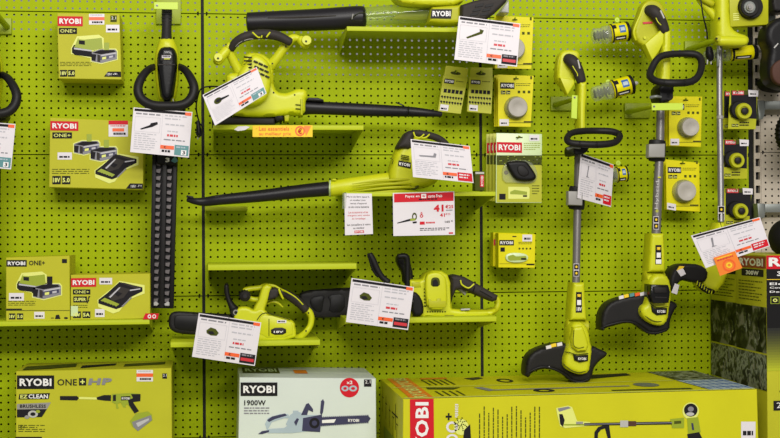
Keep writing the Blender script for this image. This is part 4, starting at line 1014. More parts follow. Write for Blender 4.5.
# ================================================================== HEDGE TRIMMERS
def hedge(label, dx, dy, group):
    d=.24
    g=lambda pts:[(x+dx,y+dy) for x,y in pts]
    g3=lambda pts:[(x+dx,y+dy,z) for x,y,z in pts]
    T=thing('hedge_trimmer',label,'hedge trimmer',P(164+dx,309+dy,.18),group)
    m=M(); tube(m,g3([(167,8,.18),(166.8,20,.19),(166.6,30,.2),(166.4,40,.21)]),[5.2,5,4.8,5.4],'char2',n=14)
    for k in range(4): tube(m,g3([(161.6,14+k*3.4,.205),(172,14+k*3.4,.205)]),.5,'black',n=6)
    build(m,'rear_grip',T)
    m=M(); prism(m,g([(160.6,37.4),(172.6,37.4),(177,47),(179.2,56),(179.4,72),(177.6,88),(174,104),(160,104),(156.4,88),(154.6,72),(154.6,56),(157,47)]),.13,.235,'tool',.028,5,rnd=1); build(m,'housing',T)
    m=M(); prism(m,g([(161.6,46.6),(172.4,46.6),(176.6,52),(177.6,60),(176.4,78),(172.8,102),(161,102),(157.8,78),(156.8,60),(158,52)]),.2,.262,'black_gloss',.022,4,rnd=1); build(m,'battery_cover',T)
    m=M(); f=FL(.263); poly(m,f,g([(161,54.6),(172,54.6),(172.4,60.4),(160.6,60.4)]),'char',.0006); rect(m,f,162+dx,55.6+dy,171+dx,58+dy,'paper',.0012); words(m,f,162.6+dx,56+dy,170.6+dx,57.6+dy,1,'ink',.8,3,.0018); rect(m,f,164+dx,58.4+dy,170+dx,59.4+dy,'tool',.0012); poly(m,f,g([(158.6,64),(174.6,64),(174.8,65),(158.4,65)]),'char',.0006); build(m,'printing',T)
    m=M()
    loop=[(154,67,.2),(148,70,.24),(141.4,78,.27),(138,88,.285),(140,97,.29),(147,103,.295),(156,105.6,.3),(167,106,.3),(178,105.6,.3),(186.6,103,.295),(192.6,96,.29),(194,87,.285),(190.6,78,.27),(185,70,.24),(179,66.6,.2)]
    rr=[3.4,3.8,4.3,4.6,4.8,4.8,4.6,4.5,4.6,4.8,4.8,4.6,4.3,3.8,3.4]
    tube(m,g3(loop),rr,'guard',n=14); build(m,'front_loop_handle',T)
    m=M(); prism(m,g([(150,104),(184,104),(186,109),(182,114),(152,114),(148,109)]),.14,.26,'guard',.01,3,rnd=1); prism(m,g([(156,110),(178,110),(176,166),(157,164)]),.16,.21,'black',.008,3); build(m,'hand_guard',T)
    # blade: long sheath with side rails and steel teeth
    m=M(); prism(m,g([(153,150),(178,150),(173.4,308.6),(149.6,308)]),.165,.178,'black',.002,1)
    prism(m,g([(153,112),(157.2,112),(153.6,308),(149.6,308)]),.165,.2,'black',.003,2); prism(m,g([(174,112),(178,112),(173.6,308.4),(169.4,308.4)]),.165,.2,'black',.003,2)
    prism(m,g([(163.4,112),(168.2,112),(163.8,308.4),(159.4,308.2)]),.165,.206,'guard',.004,2); build(m,'blade_cover',T)
    m=M()
    for k in range(20):
        y=162+k*7.2; o=(y-112)/196*4
        for sx in (159.8,170.9):
            x=sx-o
            prism(m,g([(x-2.6,y),(x+2.6,y-.6),(x+1.4,y+4.2),(x-2.6,y+3.2)]),.176,.19,'tooth',.001,1)
    prism(m,g([(152,303),(156,301.4),(159,304),(157,306),(152.6,305.6)]),.18,.192,'pgrey',.002,1); prism(m,g([(164,304),(168,301.4),(171.6,304),(170,306),(165,306)]),.18,.192,'pgrey',.002,1)
    build(m,'blade',T)
    m=M(); f=FL(.212); badge(m,f,165+dx,156+dy,170+dx,164+dy,'black','white','3',h=.0008); poly(m,f,g([(171,161),(175,156),(178,161),(175,163)]),'teal',.0008); build(m,'warning_sticker',T)
    return T
hedge('tall black and lime cordless hedge trimmer hanging blade down, whole tool in view',0,0,None)
hedge('hedge trimmer cut off by the left edge, only its loop handle showing',-177.4,8,None)
# power cable of the corded blower
T=thing('blower_cable','thin black power cable with a plug hanging beside the upright slot','cable',P(200,138,.2))
m=M(); tube(m,[(222,87,.3),(210,86.4,.33),(201,89,.33),(197.4,98,.3),(196.2,108,.27),(198,118,.25),(200,124,.25)],.75,'black',n=8,k=6); build(m,'cord',T)
m=M(); tube(m,[(197.6,121,.25),(198.6,128,.25),(199,134,.25)],[1.4,2.4,2.6],'black',n=10); tube(m,[(196,132,.255),(199,137,.255),(202.6,130,.255),(201,124,.255)],.9,'black',n=8); tube(m,[(198,136,.25),(197.8,139,.25)],.6,'pgrey',n=8); build(m,'plug',T)

# ================================================================== TOP VACUUM BLOWER
T=thing('vacuum_blower','long black and clear vacuum blower lying on the top shelf','blower',P(375,27.4,.2))
m=M(); tube(m,[(247.6,22,.17),(280,21,.175),(320,19.6,.18),(356,17.4,.185),(364.5,17,.19)],[9.6,10.4,11.2,11.6,10.6],'tube',flat=.8,n=20,cap=.15)
build(m,'black_tube',T)
m=M(); f=FL(.17+.125); 
tube(m,[(268,18,.285),(300,17.4,.292),(336,15.8,.3)],[.5,1.0,.5],'char',n=8); tube(m,[(350,20,.29),(358,13.6,.3),(365,13.4,.295)],.7,'black_gloss',n=8); tube(m,[(352,21,.29),(362,20.6,.3)],.6,'black_gloss',n=8); tube(m,[(353,14,.3),(352,19,.3)],.5,'grey',n=6); build(m,'tube_rib',T)
m=M(); tube(m,[(365,16.6,.19),(385,15,.19),(410,13.4,.19),(432,12,.2)],[9.4,9.8,10.6,11],'cleargreen',flat=.8,n=20,cap=0); build(m,'clear_tube',T)
m=M(); tube(m,[(394,18,.18),(402,16.6,.18),(420,15,.18),(436,14,.19)],[1.4,3.6,6,7.4],'tool2',flat=.8,n=16); build(m,'intake_cone',T)
m=M(); prism(m,[(392,-4),(396,1.4),(404,5),(428,6.6),(460,6),(466,-6),(440,-16),(400,-12)],.1,.28,'tool',.012,4,rnd=1)
prism(m,[(431,8),(460,6),(459.4,24.4),(444,24.8),(428,23)],.12,.29,'tool2',.012,4); build(m,'lime_body',T)
m=M(); f=FL(.292); poly(m,f,[(431.6,9.2),(452,9.2),(451,18.6),(430.4,18.2)],'black',.001); txt(m,f,'RYOBI',432.4,11,450.4,16.4,'white',.035); build(m,'logo_plate',T)
m=M(); prism(m,[(459.6,23.6),(460,6),(474,1.4),(488,-1),(507,-4),(505,3),(494,14),(484,21),(470,25)],.1,.32,'char',.012,4); build(m,'motor_housing',T)
m=M(); f=FL(.322)
for a,b in ((471,13.6),(473.5,9.2),(476,4.8)): 
    for k in range(2): prism(m,[(a+k*9.6,b),(a+k*9.6+8,b-1.6),(a+k*9.6+7,b+1.2),(a+k*9.6-1,b+2.6)],.3165,.3225,'black',.0005,1)
build(m,'vent_slots',T)
m=M(); prism(m,[(500,12),(509,0),(509,13)],.12,.2,'pgrey',.003,1); build(m,'grey_bracket',T)

# ================================================================== CORDED BLOWER with loop handle
T=thing('corded_blower','lime corded blower with charcoal arched handle and two knobs, long black nozzle','blower',P(270,125,.2))
m=M(); tube(m,[(231.6,49,.28),(235,43,.29),(243,37.6,.30),(254,34.8,.30),(266,34.2,.30),(278,36,.30),(290,42,.30)],[3.4,4.2,4.6,4.8,5,4.8,4.2],'char',n=16,flat=.9)
build(m,'grip',T)
m=M(); tube(m,[(252.6,32.4,.335),(257.6,37,.338),(260,37.4,.338)],.8,'tool',n=8); tube(m,[(270,32.4,.335),(266.6,37,.338)],.8,'tool',n=8); tube(m,[(262,35.6,.338),(261.4,37.6,.338)],.7,'tool',n=8); tube(m,[(235.6,46.6,.318),(240,42.4,.33),(248,39.4,.334),(253,39,.334)],.4,'grey',n=6)
for x,y in ((243.2,41),(263.2,33.8)): knob(m,x,y,.345,1,.004,'black',10)
build(m,'grip_inlay',T)
m=M(); tube(m,[(224.6,52,.27),(228,47,.27),(230,44.6,.27)],[5,3.2,3],'tool',n=12); tube(m,[(228,48,.27),(233,60,.26),(240,73,.25)],[4.4,4.6,5.2],'tool',n=14); tube(m,[(226,51,.28),(218,60.6,.28)],[4.8,5],'tool',n=16,cap=.8)
build(m,'rear_handle_arm',T)
m=M(); tube(m,[(303,41.6,.27),(296,38,.27),(290,40,.27),(284,48,.265),(276,59,.26),(270,66,.25)],[3,3.6,4.6,4.6,4.8,5.6],'tool',n=14)
tube(m,[(300,39.4,.28),(305,43.4,.28)],[4.4,5.4],'tool',n=16); build(m,'front_handle_arm',T)
for a,b,r in ((218,58.6,4.6),(306,41.6,5.2)):
    m=M(); ce=P(a,b,.28); lathe(m,ce,(.05,-1,.12),[(r*sc(.28),-.03),(r*sc(.28),.016),(r*sc(.28)*.88,.02),(r*sc(.28)*.2,.021)],'tool',22); knob(m,a,b,.302,1.2,.005,'black',10); build(m,'knob',T)
m=M(); prism(m,[(243,58),(246,54.4),(251,52.6),(262,54),(270,60),(273.6,68),(273.4,84),(276,92),(284,94),(290,92.4),(296,89.4),(305.6,89.6),(307.6,97),(305.4,100),(305,115.4),(292,114.4),(270,117.4),(238,117),(224,112),(219,104),(220,92),(226,84),(226.4,74),(240,73)],.14,.27,'tool',.017,5,rnd=1)
build(m,'housing',T)
m=M()
prism(m,[(243.4,66),(252,53.6),(262,56),(270,64),(272,80),(268,100),(250,108),(236,100),(236,76)],.24,.315,'tool',.02,5,rnd=2); build(m,'fan_cover',T)
m=M()
for k in range(5): tube(m,[(244.2+k*.0,57+k*3.8,.298-k*.001),(251.6,57.6+k*3.2,.325)],.8,'char',n=6)
for r_i in range(3):
    for k in range(3): tube(m,[(254+k*5+r_i*.8,61+k*2.2+r_i*5.2,.32),(257.6+k*5+r_i*.8,62.6+k*2.2+r_i*5.2,.32)],.9,'char',n=6)
build(m,'vent_slots',T)
screws(T,[(285.8,46.6,.285),(272.4,63.6,.286),(273.6,92.6,.272),(294.6,95,.27),(240.6,73.4,.286),(226,44.6,.288)],.3)
m=M(); prism(m,[(295.6,104),(301,104.6),(301,105.6),(295.6,105)],.268,.275,'olive',.0005,1); prism(m,[(295.6,108),(301,108.6),(301,109.6),(295.6,109)],.268,.275,'olive',.0005,1); prism(m,[(300.4,99),(303,99),(303,115),(300.4,115)],.15,.276,'tool2',.004,2); build(m,'collar_rib',T)
m=M(); prism(m,[(212,118.6),(226,116.6),(275,117.6),(275,124.8),(212,124.8)],.1,.25,'char2',.008,3); prism(m,[(274.6,113),(283,114),(283.6,121),(280,120),(277,122),(274.6,119)],.14,.25,'black',.004,2,rnd=1); build(m,'base',T)
m=M(); prism(m,[(283.6,113),(290,113.4),(288.6,121.4),(285,121.4)],.14,.25,'tool2',.004,2); build(m,'latch',T)
m=M(); tube(m,[(303,107.4,.2),(312,107.6,.2),(340,108.8,.2),(372,110.2,.2),(408,111.6,.19),(428,113,.19),(441.6,114.2,.185)],[8,6.8,6.4,6.2,5.2,4,2.6],'tube',flat=.85,n=18,cap=.15); build(m,'nozzle',T)
m=M(); prism(m,[(306,100.6),(308,97.4),(318,97.6),(323.6,99.4),(324,101.6)],.18,.23,'tube',.005,2); tube(m,[(396,102.6,.2),(400,104,.21),(404,106,.21)],.7,'tube',n=6); tube(m,[(408.6,106.4,.2),(408.6,111.6,.233),(408.6,117,.2)],.5,'black',n=6); build(m,'nozzle_catch',T)

# ================================================================== CORDLESS BLOWER
T=thing('cordless_blower','lime cordless blower with ribbed barrel and very long black nozzle pointing left','blower',P(400,191.6,.25))
m=M(); tube(m,[(187.5,199.6,.19),(196,201.4,.2),(206,201.6,.2),(222,199.6,.21),(260,196,.22),(300,191.4,.23),(329.6,188.6,.24)],[2.2,3.4,4.6,5.2,6,6.8,7.4],'tube',flat=.9,n=18,cap=.2)
build(m,'nozzle',T)
m=M(); prism(m,[(213,196.4),(224,194),(226,195.6),(214,199)],.19,.22,'black',.004,2); tube(m,[(187,196.4,.2),(193,197.6,.2)],1.2,'tube',n=8); build(m,'nozzle_catch',T)
m=M(); tube(m,[(328.4,188.8,.24),(333,188.4,.24),(350,185.8,.25),(375,182.8,.255),(400,180.8,.26),(424,180.4,.26)],[7.8,8,8.2,8.6,9.4,7],'tool',flat=.9,n=22,cap=.15)
for k in range(4):
    y0=182.6+k*3.8
    tube(m,[(352,y0+1.4,.298),(378,y0-1.6,.305),(402,y0-3,.312),(424,y0-3.4+k*.6,.29)],[.3,1.2,1.4,.4],'tool2',n=8)
build(m,'barrel',T)
m=M()
tube(m,[(330,180.8,.25),(329.6,188.6,.292),(330,196.4,.25)],.9,'palegreen',n=8); tube(m,[(333,181.4,.25),(333,179.8,.26),(336,180,.26)],.9,'tool',n=8)
tube(m,[(410,186,.3),(414,188.6,.3),(418,186,.3)],1.6,'olive',n=8)
build(m,'barrel_ring',T)
m=M(); prism(m,[(388.6,174),(390,166),(395.6,149),(402,140),(412,134),(428,142),(440,150),(444,168),(438,182),(424,189),(396,190),(388.4,182)],.17,.31,'tool',.03,5,rnd=1)
build(m,'housing',T)
m=M(); tube(m,[(390,158,.32),(393,160,.325),(392,164,.32)],.4,'olive',n=6)
for k in range(3): tube(m,[(401,155+k*1.8,.318),(409,156.4+k*1.8,.318)],.5,'olive',n=6)
build(m,'vent_slots',T)
m=M(); prism(m,[(395.4,149),(401,139),(406.4,131),(414,131.4),(413,141),(410.6,149.6),(400,148.6)],.22,.33,'char',.018,4,rnd=1)
tube(m,[(409,134.6,.27),(418,133.6,.29),(430,135.6,.29),(440,139.4,.285),(447,146,.28),(450,156,.27),(448,168,.26)],[3.8,3.8,3.6,3.6,3.6,3.8,4.2],'char',n=14); build(m,'grip',T)
m=M(); tube(m,[(413.6,132.4,.325),(415.4,136.6,.33),(420,137.6,.33),(424,134.4,.326)],.8,'tool',n=8); tube(m,[(421,138,.325),(426,137.4,.325),(429.4,134.4,.32)],.8,'tool',n=8); build(m,'grip_inlay',T)
m=M(); f=FL(.3115); poly(m,f,[(398.6,160.4),(411,162.6),(410.6,168.6),(398,165.8)],'black',.001); text(m,f,'RYOBI',(399,165),(10.6,1.8),(.3,-3),'white',.035,.0022); build(m,'logo_plate',T)

# ================================================================== LEFT CHAINSAW
T=thing('chainsaw','lime cordless chainsaw with a ball shaped knob, black bar cover pointing left','chainsaw',P(270,340.8,.2))
m=M(); prism(m,[(168.4,318),(170.4,313.6),(175,311.4),(186,311.6),(205,313),(240,315),(240,336),(196,335),(178,333.6),(170.6,330),(168.6,325)],.2,.235,'guard',.0098,4,rnd=1); prism(m,[(174,317),(178,315),(194,315.6),(236,317),(236,331),(196,331.4),(178,329.6),(174,327)],.23,.239,'black',.003,2,rnd=1); build(m,'bar_cover',T)
m=M(); prism(m,[(224,284.4),(228.6,282.6),(229.4,294),(232.6,302.6),(240,309),(241,315),(236,318.6),(230.4,315),(229,307.6),(225.6,299),(224,291)],.15,.27,'guard',.01,3,rnd=1); build(m,'front_guard',T)
m=M(); knob(m,235.8,312.4,.284,5,.018,'black',24); knob(m,235.8,312.4,.289,2.8,.006,'grey',18); screw(m,235.8,312.4,.291,1.6); build(m,'guard_pivot',T)
m=M(); prism(m,[(236,309.6),(240,306.4),(248,306.6),(254,310.4),(260,307),(266,310.4),(270,316),(284,318),(293,320.4),(295.4,325),(296,340.6),(240,341),(234,336),(233,318)],.12,.29,'tool',.01,4,rnd=1)
prism(m,[(262,286.4),(266.4,283.6),(272,286),(270,292),(267.6,300),(265,308),(264,318),(250,318),(254.6,306),(258,300)],.15,.285,'tool',.01,4); build(m,'housing',T)
m=M(); tube(m,[(244.6,290.6,.22),(250,288.8,.22),(258,288,.22),(266,286,.22)],[3,2.6,2.6,3],'tool',n=12); tube(m,[(248,298,.22),(254,299.6,.22),(260,299.6,.22)],[3,2.6,3],'tool',n=12); build(m,'front_handle',T)
m=M(); lathe(m,P(244.6,295.2,.2),FWD,[(5*sc(.25),0),(5.7*sc(.25),.02),(5.7*sc(.25),.05),(5*sc(.25),.07),(2*sc(.25),.078)],'char2',26)
for k in range(12):
    a=k*math.pi/6; x=244.6+5.6*math.cos(a); y=295.2+5.6*math.sin(a); tube(m,[(x,y,.225),(x,y,.262)],.5,'black',n=6)
build(m,'oil_cap',T)
m=M(); tube(m,[(277,291,.24),(284,292.6,.24),(292,297.6,.24),(300,303.6,.24),(305.6,309.6,.24)],[3,3.8,4.6,4.6,4.2],'char',n=16)
prism(m,[(268.4,289),(275,287),(279.6,289.6),(277.6,297),(272,299.4),(267,300)],.17,.285,'char',.01,3); build(m,'grip',T)
m=M(); tube(m,[(266.4,285.4,.24),(274,286,.24),(280,289.2,.24),(287,292,.265),(296,297.6,.28),(303,304.6,.28)],[2,1.6,1.4,.8,.6,.6],'tool',n=8); tube(m,[(279,289,.285),(280.4,293.4,.285),(283,298.6,.28)],1.1,'tool',n=8)
tube(m,[(304.6,308.6,.23),(309,312,.23),(311.4,318,.23),(310,326,.23),(305,333,.23),(298,338,.22),(290,339,.22)],[3.4,3.6,3.2,3,3.2,3.6,3],'tool',n=14)
tube(m,[(268,303,.24),(272.6,301.6,.24),(278,303,.24),(283,307,.24)],[1.4,1.4,1.2,.6],'tool',n=10); build(m,'rear_handle',T)
m=M(); prism(m,[(271,328),(286,327.4),(286.4,334.6),(271.2,335)],.285,.2965,'black',.002,2,rnd=1); f=FL(.2965); badge(m,f,273,330,284,333.6,'char','white','18V',h=.0006); build(m,'battery_window',T)
m=M(); prism(m,[(277,320.2),(286.4,320),(286.4,323),(277,323.2)],.289,.2955,'paper',.0005,1); words(m,FL(.2955),278,320.8,285.6,322.6,1,'ink',.7,2,.0006,wl=1.6); build(m,'sticker',T)
screws(T,[(268.6,292,.276),(260.4,315),(264.6,301,.277),(292.6,323),(308.4,313,.262),(306,331,.262),(270.6,337)],.287)
m=M(); prism(m,[(258.4,318.6),(266,314),(290,321),(293,325),(293,337),(258.6,337.6)],.285,.2935,'tool',.003,2,rnd=1)
tube(m,[(257,320,.2915),(265.6,312.8,.2915),(290,319.6,.2915)],.45,'olive',n=6); tube(m,[(269,319,.295),(269,336,.295)],.35,'olive',n=6); build(m,'side_panel',T)

# ================================================================== RIGHT CHAINSAW
T=thing('chainsaw','lime cordless chainsaw with two black upright levers, bar cover pointing left','chainsaw',P(450,317,.2))
m=M(); prism(m,[(298,296),(303,291.2),(316,289.4),(349.6,287.6),(380,287),(412,290),(412,315),(347.6,317),(313.6,318.4),(306,315),(300,306)],.12,.155,'guard',.01,3,rnd=1)
prism(m,[(309,300),(316,296),(325,295.6),(323,304),(322,313),(313,310)],.152,.161,'black',.004,2,rnd=1); prism(m,[(327,295),(345,293.6),(345,312),(328,312.6),(331,303)],.152,.159,'black',.003,2,rnd=1); build(m,'bar_cover',T)
m=M(); tube(m,[(370,254.6,.24),(373,260,.24),(377,269,.24),(382,277,.24),(388,282,.24)],[3,3.4,3.2,3,3.2],'guard',n=14,flat=.8); tube(m,[(368,254,.25),(373,270,.25),(378,277,.25)],[1.2,1.2,1],'black',n=8); build(m,'front_lever',T)
m=M(); prism(m,[(396,258),(399,254.6),(405,254),(408.6,257),(413.6,277),(410.4,284),(403.4,284),(402.4,272),(397.6,265)],.14,.2,'guard',.01,3,rnd=1); tube(m,[(398.6,256.6,.26),(405.4,256.4,.26),(407.4,262,.26),(407.4,275,.26),(407.6,288,.26)],[2.8,3.2,3,3,3],'black',n=14); build(m,'hand_guard',T)
m=M(); prism(m,[(408,279.6),(421,279.2),(424.6,274),(432,270.4),(440,270.6),(446.6,274.4),(449.6,283),(451,308.6),(462,309.8),(488,310),(495,308),(495,312),(490,315.4),(478,317),(423,317),(410,316.8)],.1,.27,'tool',.0098,4)
build(m,'housing',T)
m=M(); prism(m,[(426,275),(433,272),(440,272.4),(445.6,276.4),(447,284),(447.6,309.6),(427.4,309.6),(425.4,290)],.255,.296,'tool',.008,4,rnd=1); prism(m,[(428.6,299),(431,299),(431.6,301),(436.6,301),(437,298.4),(441,298.4),(441,301),(446,301),(446,307.6),(429,307.6)],.294,.2995,'tool2',.002,2); build(m,'side_cover',T)
m=M(); prism(m,[(431,280),(433,277.4),(438,277.4),(440,280),(440,286.4),(431,286.8)],.294,.2985,'olive',.002,2,rnd=1); prism(m,[(432.6,281),(436,279),(438,282),(438.4,286),(432.8,286)],.297,.3,'black',.001,1); build(m,'adjuster_window',T)
m=M()
for k in range(8): prism(m,[(427+k*2.5,311),(428.4+k*2.5,311),(428.4+k*2.5,312.4),(427+k*2.5,312.4)],.268,.2725,'olive',.0005,1)
for k in range(6): tube(m,[(424.2,289+k*3.4,.272),(426,289+k*3.4,.272)],.7,'olive',n=6)
build(m,'vent_slots',T)
screws(T,[(430,277,.292),(448.6,307.4,.268),(486.6,313.4,.266),(452.8,279,.277),(467.6,283.4,.279),(481.4,289.6,.279)],.29)
m=M(); prism(m,[(411,291),(418,293),(423.6,304),(423,316),(411,316.6)],.26,.31,'black',.01,3,rnd=1)
for x,y in ((416,296),(419.6,301.4),(420.6,307),(418,313.6),(413.6,301)): knob(m,x,y,.308,1.3,.006,'steel',12)
build(m,'chain_sprocket_cover',T)
m=M(); prism(m,[(412,282.6),(420,282),(421,287),(412.6,287.6)],.268,.274,'tool2',.003,2); build(m,'embossed_panel',T)
m=M(); prism(m,[(449.6,276),(455,274.4),(463,276.4),(478,284.6),(497,295.4),(495.4,300),(491.4,301.6),(478,296),(468,291.6),(461,289),(455,290),(452,296.6),(450,304)],.15,.28,'char',.014,4); build(m,'grip',T)
m=M(); tube(m,[(460.6,280.4,.284),(462,284.6,.286),(468.6,288,.286),(474,284,.284)],.8,'tool',n=8); tube(m,[(475,286,.283),(473,292,.28)],.5,'black',n=6); tube(m,[(480,290.6,.283),(492,297.6,.28)],.45,'black',n=6); build(m,'grip_inlay',T)
m=M(); prism(m,[(457.6,289.4),(461,288.6),(467,292),(465.4,295.6),(462.6,293)],.2,.24,'pgrey',.003,2); build(m,'trigger',T)
m=M(); tube(m,[(495.4,298,.215),(498,302,.215),(496,309,.215),(490,313,.2),(478,313.6,.2),(452,313.4,.2)],[3,3,3.2,3,2.6,2.8],'tool',n=14); build(m,'rear_handle',T)
m=M(); prism(m,[(461,308.8),(470,308.4),(470,310),(461,310.4)],.268,.275,'pgrey',.0005,1); prism(m,[(445,315.6),(454,315.6),(453,317),(444.6,317)],.268,.274,'char',.0005,1); build(m,'sticker',T)

# ================================================================== STRING TRIMMERS
def guard(m, pts, d0, d1): prism(m, pts, d0, d1, 'guard', .011, 4, rnd=1)
T=thing('string_trimmer','lime string trimmer with flat oval black handle, head resting on the wide carton','string trimmer',P(577,380,.3))
m=M(); prism(m,[(556,80),(557,64),(559,53.4),(565,50),(575,50.6),(579,54),(578,62),(575,80),(568.6,92),(566,92),(560,84)],.15,.22,'tool',.012,4,rnd=1)
tube(m,[(558.6,82,.2),(558,66,.21),(561,55,.21),(568,51.6,.21),(576,53,.21)],1.1,'tool2',n=8)
prism(m,[(560,77.6),(574,79),(575,83.4),(567.6,95)],.2,.24,'tool',.004,3); build(m,'top_housing',T)
m=M(); tube(m,[(567.6,58.6,.22),(572,61.4,.235),(576,67,.24),(578.8,73.4,.24),(581.4,81,.24)],[5.6,6.6,6.2,5.8,5],'char',n=16); build(m,'grip',T)
m=M(); prism(m,[(577.4,60),(578.6,59.6),(580.6,68.4),(579.4,68.6)],.288,.2935,'pgrey',.0005,1); tube(m,[(572.6,66,.285),(575,70,.29),(577.4,74,.288),(577.4,76,.288)],.5,'tool',n=6); build(m,'grip_inlay',T)
m=M(); prism(m,[(578,82),(585.8,82),(584.6,110),(584.4,134),(577.6,134),(577.6,100)],.18,.255,'tool',.012,4); build(m,'upper_shaft',T)
m=M(); tube(m,[(567,138.6,.34),(571,133.4,.32),(581,131.2,.3),(597,130.8,.28),(612,131.6,.29),(619.4,135,.31),(617.6,140.4,.34),(611,143.4,.36),(597,144.6,.37),(581,144,.37),(570,142.6,.36)],[3.4,3.2,3.4,3.4,3.6,3.6,3.4,3.6,3.8,3.6,3.4],'guard',closed=True,n=14)
for x in (580,597): tube(m,[(x,140.9,.385),(x+.2,144.4,.397),(x,148,.385)],.35,'black',n=6)
build(m,'loop_handle',T)
m=M(); prism(m,[(575,144),(587,144),(590,147),(587,153),(575,156),(573.4,150)],.2,.33,'black',.008,3,rnd=1); build(m,'clamp',T)
m=M(); tube(m,[(567.6,149,.34),(573,147,.35),(580,148,.34)],[1.6,1.5,1.2],'greysteel',n=10); build(m,'clamp_lever',T)
m=M(); tube(m,[(578.4,150,.23),(577.6,200,.235),(576.4,262,.25),(576,284,.255)],[4,4,4,4],'shaft',n=18,cap=0); build(m,'shaft',T)
m=M(); tube(m,[(577.4,187.6,.235),(577,191,.235),(576.6,205,.235),(576.4,209,.235)],[8.2,8.6,8.6,8],'guard',n=10,cap=.1,flat=.8); build(m,'collar',T)
m=M(); prism(m,[(568.4,191),(583,191.4),(582.6,205.6),(568.4,205)],.25,.282,'grey',.004,3); build(m,'collar_plate',T)
def iconlabel(T,f,x0,y0,x1,y1,n):
    m=M(); rect(m,f,x0,y0,x1,y1,'paper',.0008); H=(y1-y0)/n
    for k in range(n): rect(m,f,x0+.4,y0+H*k+.5,x1-.4,y0+H*(k+1)-.5,'ink',.0014); ell(m,f,(x0+x1)/2,y0+H*(k+.5),1.1,1.3,'yellow',.002,10)
    build(m,'safety_label',T)
iconlabel(T,FL(.267),573.6,263.6,579,276.4,2)
m=M(); prism(m,[(571.6,282.4),(582.8,282.4),(584,300),(585.4,320),(568.6,320),(570,300)],.2,.29,'tool',.012,4); build(m,'lower_sleeve',T)
m=M(); f=FL(.29); poly(m,f,[(576,292),(581.8,292),(582,312.6),(575.6,312.6)],'ink',.0008); badge(m,f,576.4,293,581.6,298,'ink','yellow','!',h=.0012); rect(m,f,577,300,581,305,'white',.0014); txt(m,f,'18V',576.6,307,581.6,311,'white',.03,.002); build(m,'side_label',T)
m=M(); tube(m,[(566.6,326,.25),(587,327,.25)],[7.4,7.4],'tool2',n=20,cap=.2); knob(m,577,326,.3,3,.006,'tool',14); build(m,'pivot_joint',T)
m=M(); prism(m,[(567.6,330),(572,322),(582,322),(587.6,330),(589,342),(591,348),(589.4,362),(587.6,372),(579,374.6),(570,371.6),(563,367),(562.4,359),(565.4,350),(567.4,342)],.18,.33,'tool',.018,5,rnd=1)
prism(m,[(572.6,327),(582,326),(585.6,336),(588,345),(585.6,351),(577,351.6),(571.4,347),(570.6,338)],.30,.35,'tool',.0098,3)
tube(m,[(565,352,.325),(570,352.6,.338),(577,354.6,.342),(588,353.4,.336)],.5,'olive',n=6); tube(m,[(563.4,364,.318),(571,370,.33),(579,372.6,.332),(587,370.6,.325)],.5,'olive',n=6); tube(m,[(574,330,.352),(573.4,344,.353),(578,348,.353),(584,347,.352)],.35,'olive',n=6); build(m,'motor_head',T)
m=M(); prism(m,[(573.4,353.6),(577,355.6),(588.6,355),(588.4,361),(580,362.6),(574.6,360.4)],.325,.339,'black',.004,2); txt(m,FL(.339),'RYOBI',578,357.4,586,360,'white',.03); build(m,'logo_plate',T)
m=M(); guard(m,[(524,375.4),(524.6,363),(528,355),(535,349.4),(548.6,344.4),(566,342.4),(578,345),(592,345.4),(599,349),(606.2,352),(604.6,356),(598,360.4),(592,368),(590.4,379),(582,383.4),(571,381.4),(566,376),(557,371),(546,368),(536,369.6),(530,373),(527.6,377.4)],.2,.29); build(m,'guard',T)
m=M(); tube(m,[(525,375,.285),(531,371,.29),(540,367.4,.295),(548,367.6,.295),(557,370.4,.295),(566,375.6,.295),(572,380.4,.295),(581,382,.295),(589.6,378.6,.29)],[.8,1,1,1,1.2,1.2,1.4,1.4,1],'black',n=8); build(m,'guard_rim',T)
m=M()
for x,y,c_ in ((546,346.6,'paper'),(551,344.8,'yellow'),(557,343.8,'paper')): prism(m,[(x,y-.4),(x+5,y-1.6),(x+5.6,y+1.6),(x+.4,y+2.8)],.284,.2925,c_,.0005,1)
for x,y in ((534.6,369.4),(549,367)): knob(m,x,y,.293,.9,.004,'pgrey',8)
build(m,'warning_sticker',T)

T=thing('string_trimmer','lime string trimmer with upright ring shaped black handle and grey shaft','string trimmer',P(655,334,.3))
m=M(); prism(m,[(641,5),(648,-1),(658,1),(664,8),(669.4,30),(667,36),(656,60),(651.6,60),(643.6,48),(635,42),(632,31),(636,20),(639,12)],.15,.215,'tool2',.013,5,rnd=1)
tube(m,[(636,40,.205),(634,31,.208),(640,16,.21),(645,5,.21),(654,1.6,.21)],1.2,'tool',n=8); knob(m,644,38,.222,1.6,.01,'tool',12)
prism(m,[(645,44),(662,29),(668,33),(660,50),(652.6,61)],.2,.24,'tool',.004,3); build(m,'top_housing',T)
m=M(); tube(m,[(648.4,10.4,.21),(653.4,11.6,.23),(658,16.6,.235),(661.6,23,.235),(665,31,.235)],[5.6,6.8,6.4,6,5],'char',n=16); build(m,'grip',T)
m=M(); prism(m,[(643,22),(652.4,21.4),(652.6,23.4),(643,24)],.212,.2185,'redink',.0005,1); prism(m,[(660,10.6),(661.2,10),(665,18),(663.6,18.4)],.288,.2935,'pgrey',.0005,1); tube(m,[(656,18,.285),(658,22,.29),(661,25,.29)],.5,'tool',n=6); build(m,'grip_inlay',T)
m=M(); prism(m,[(662,31),(669.6,31),(669.2,90),(668,103),(657.6,103),(659.6,70),(661,48)],.17,.25,'tool',.012,4); build(m,'upper_shaft',T)
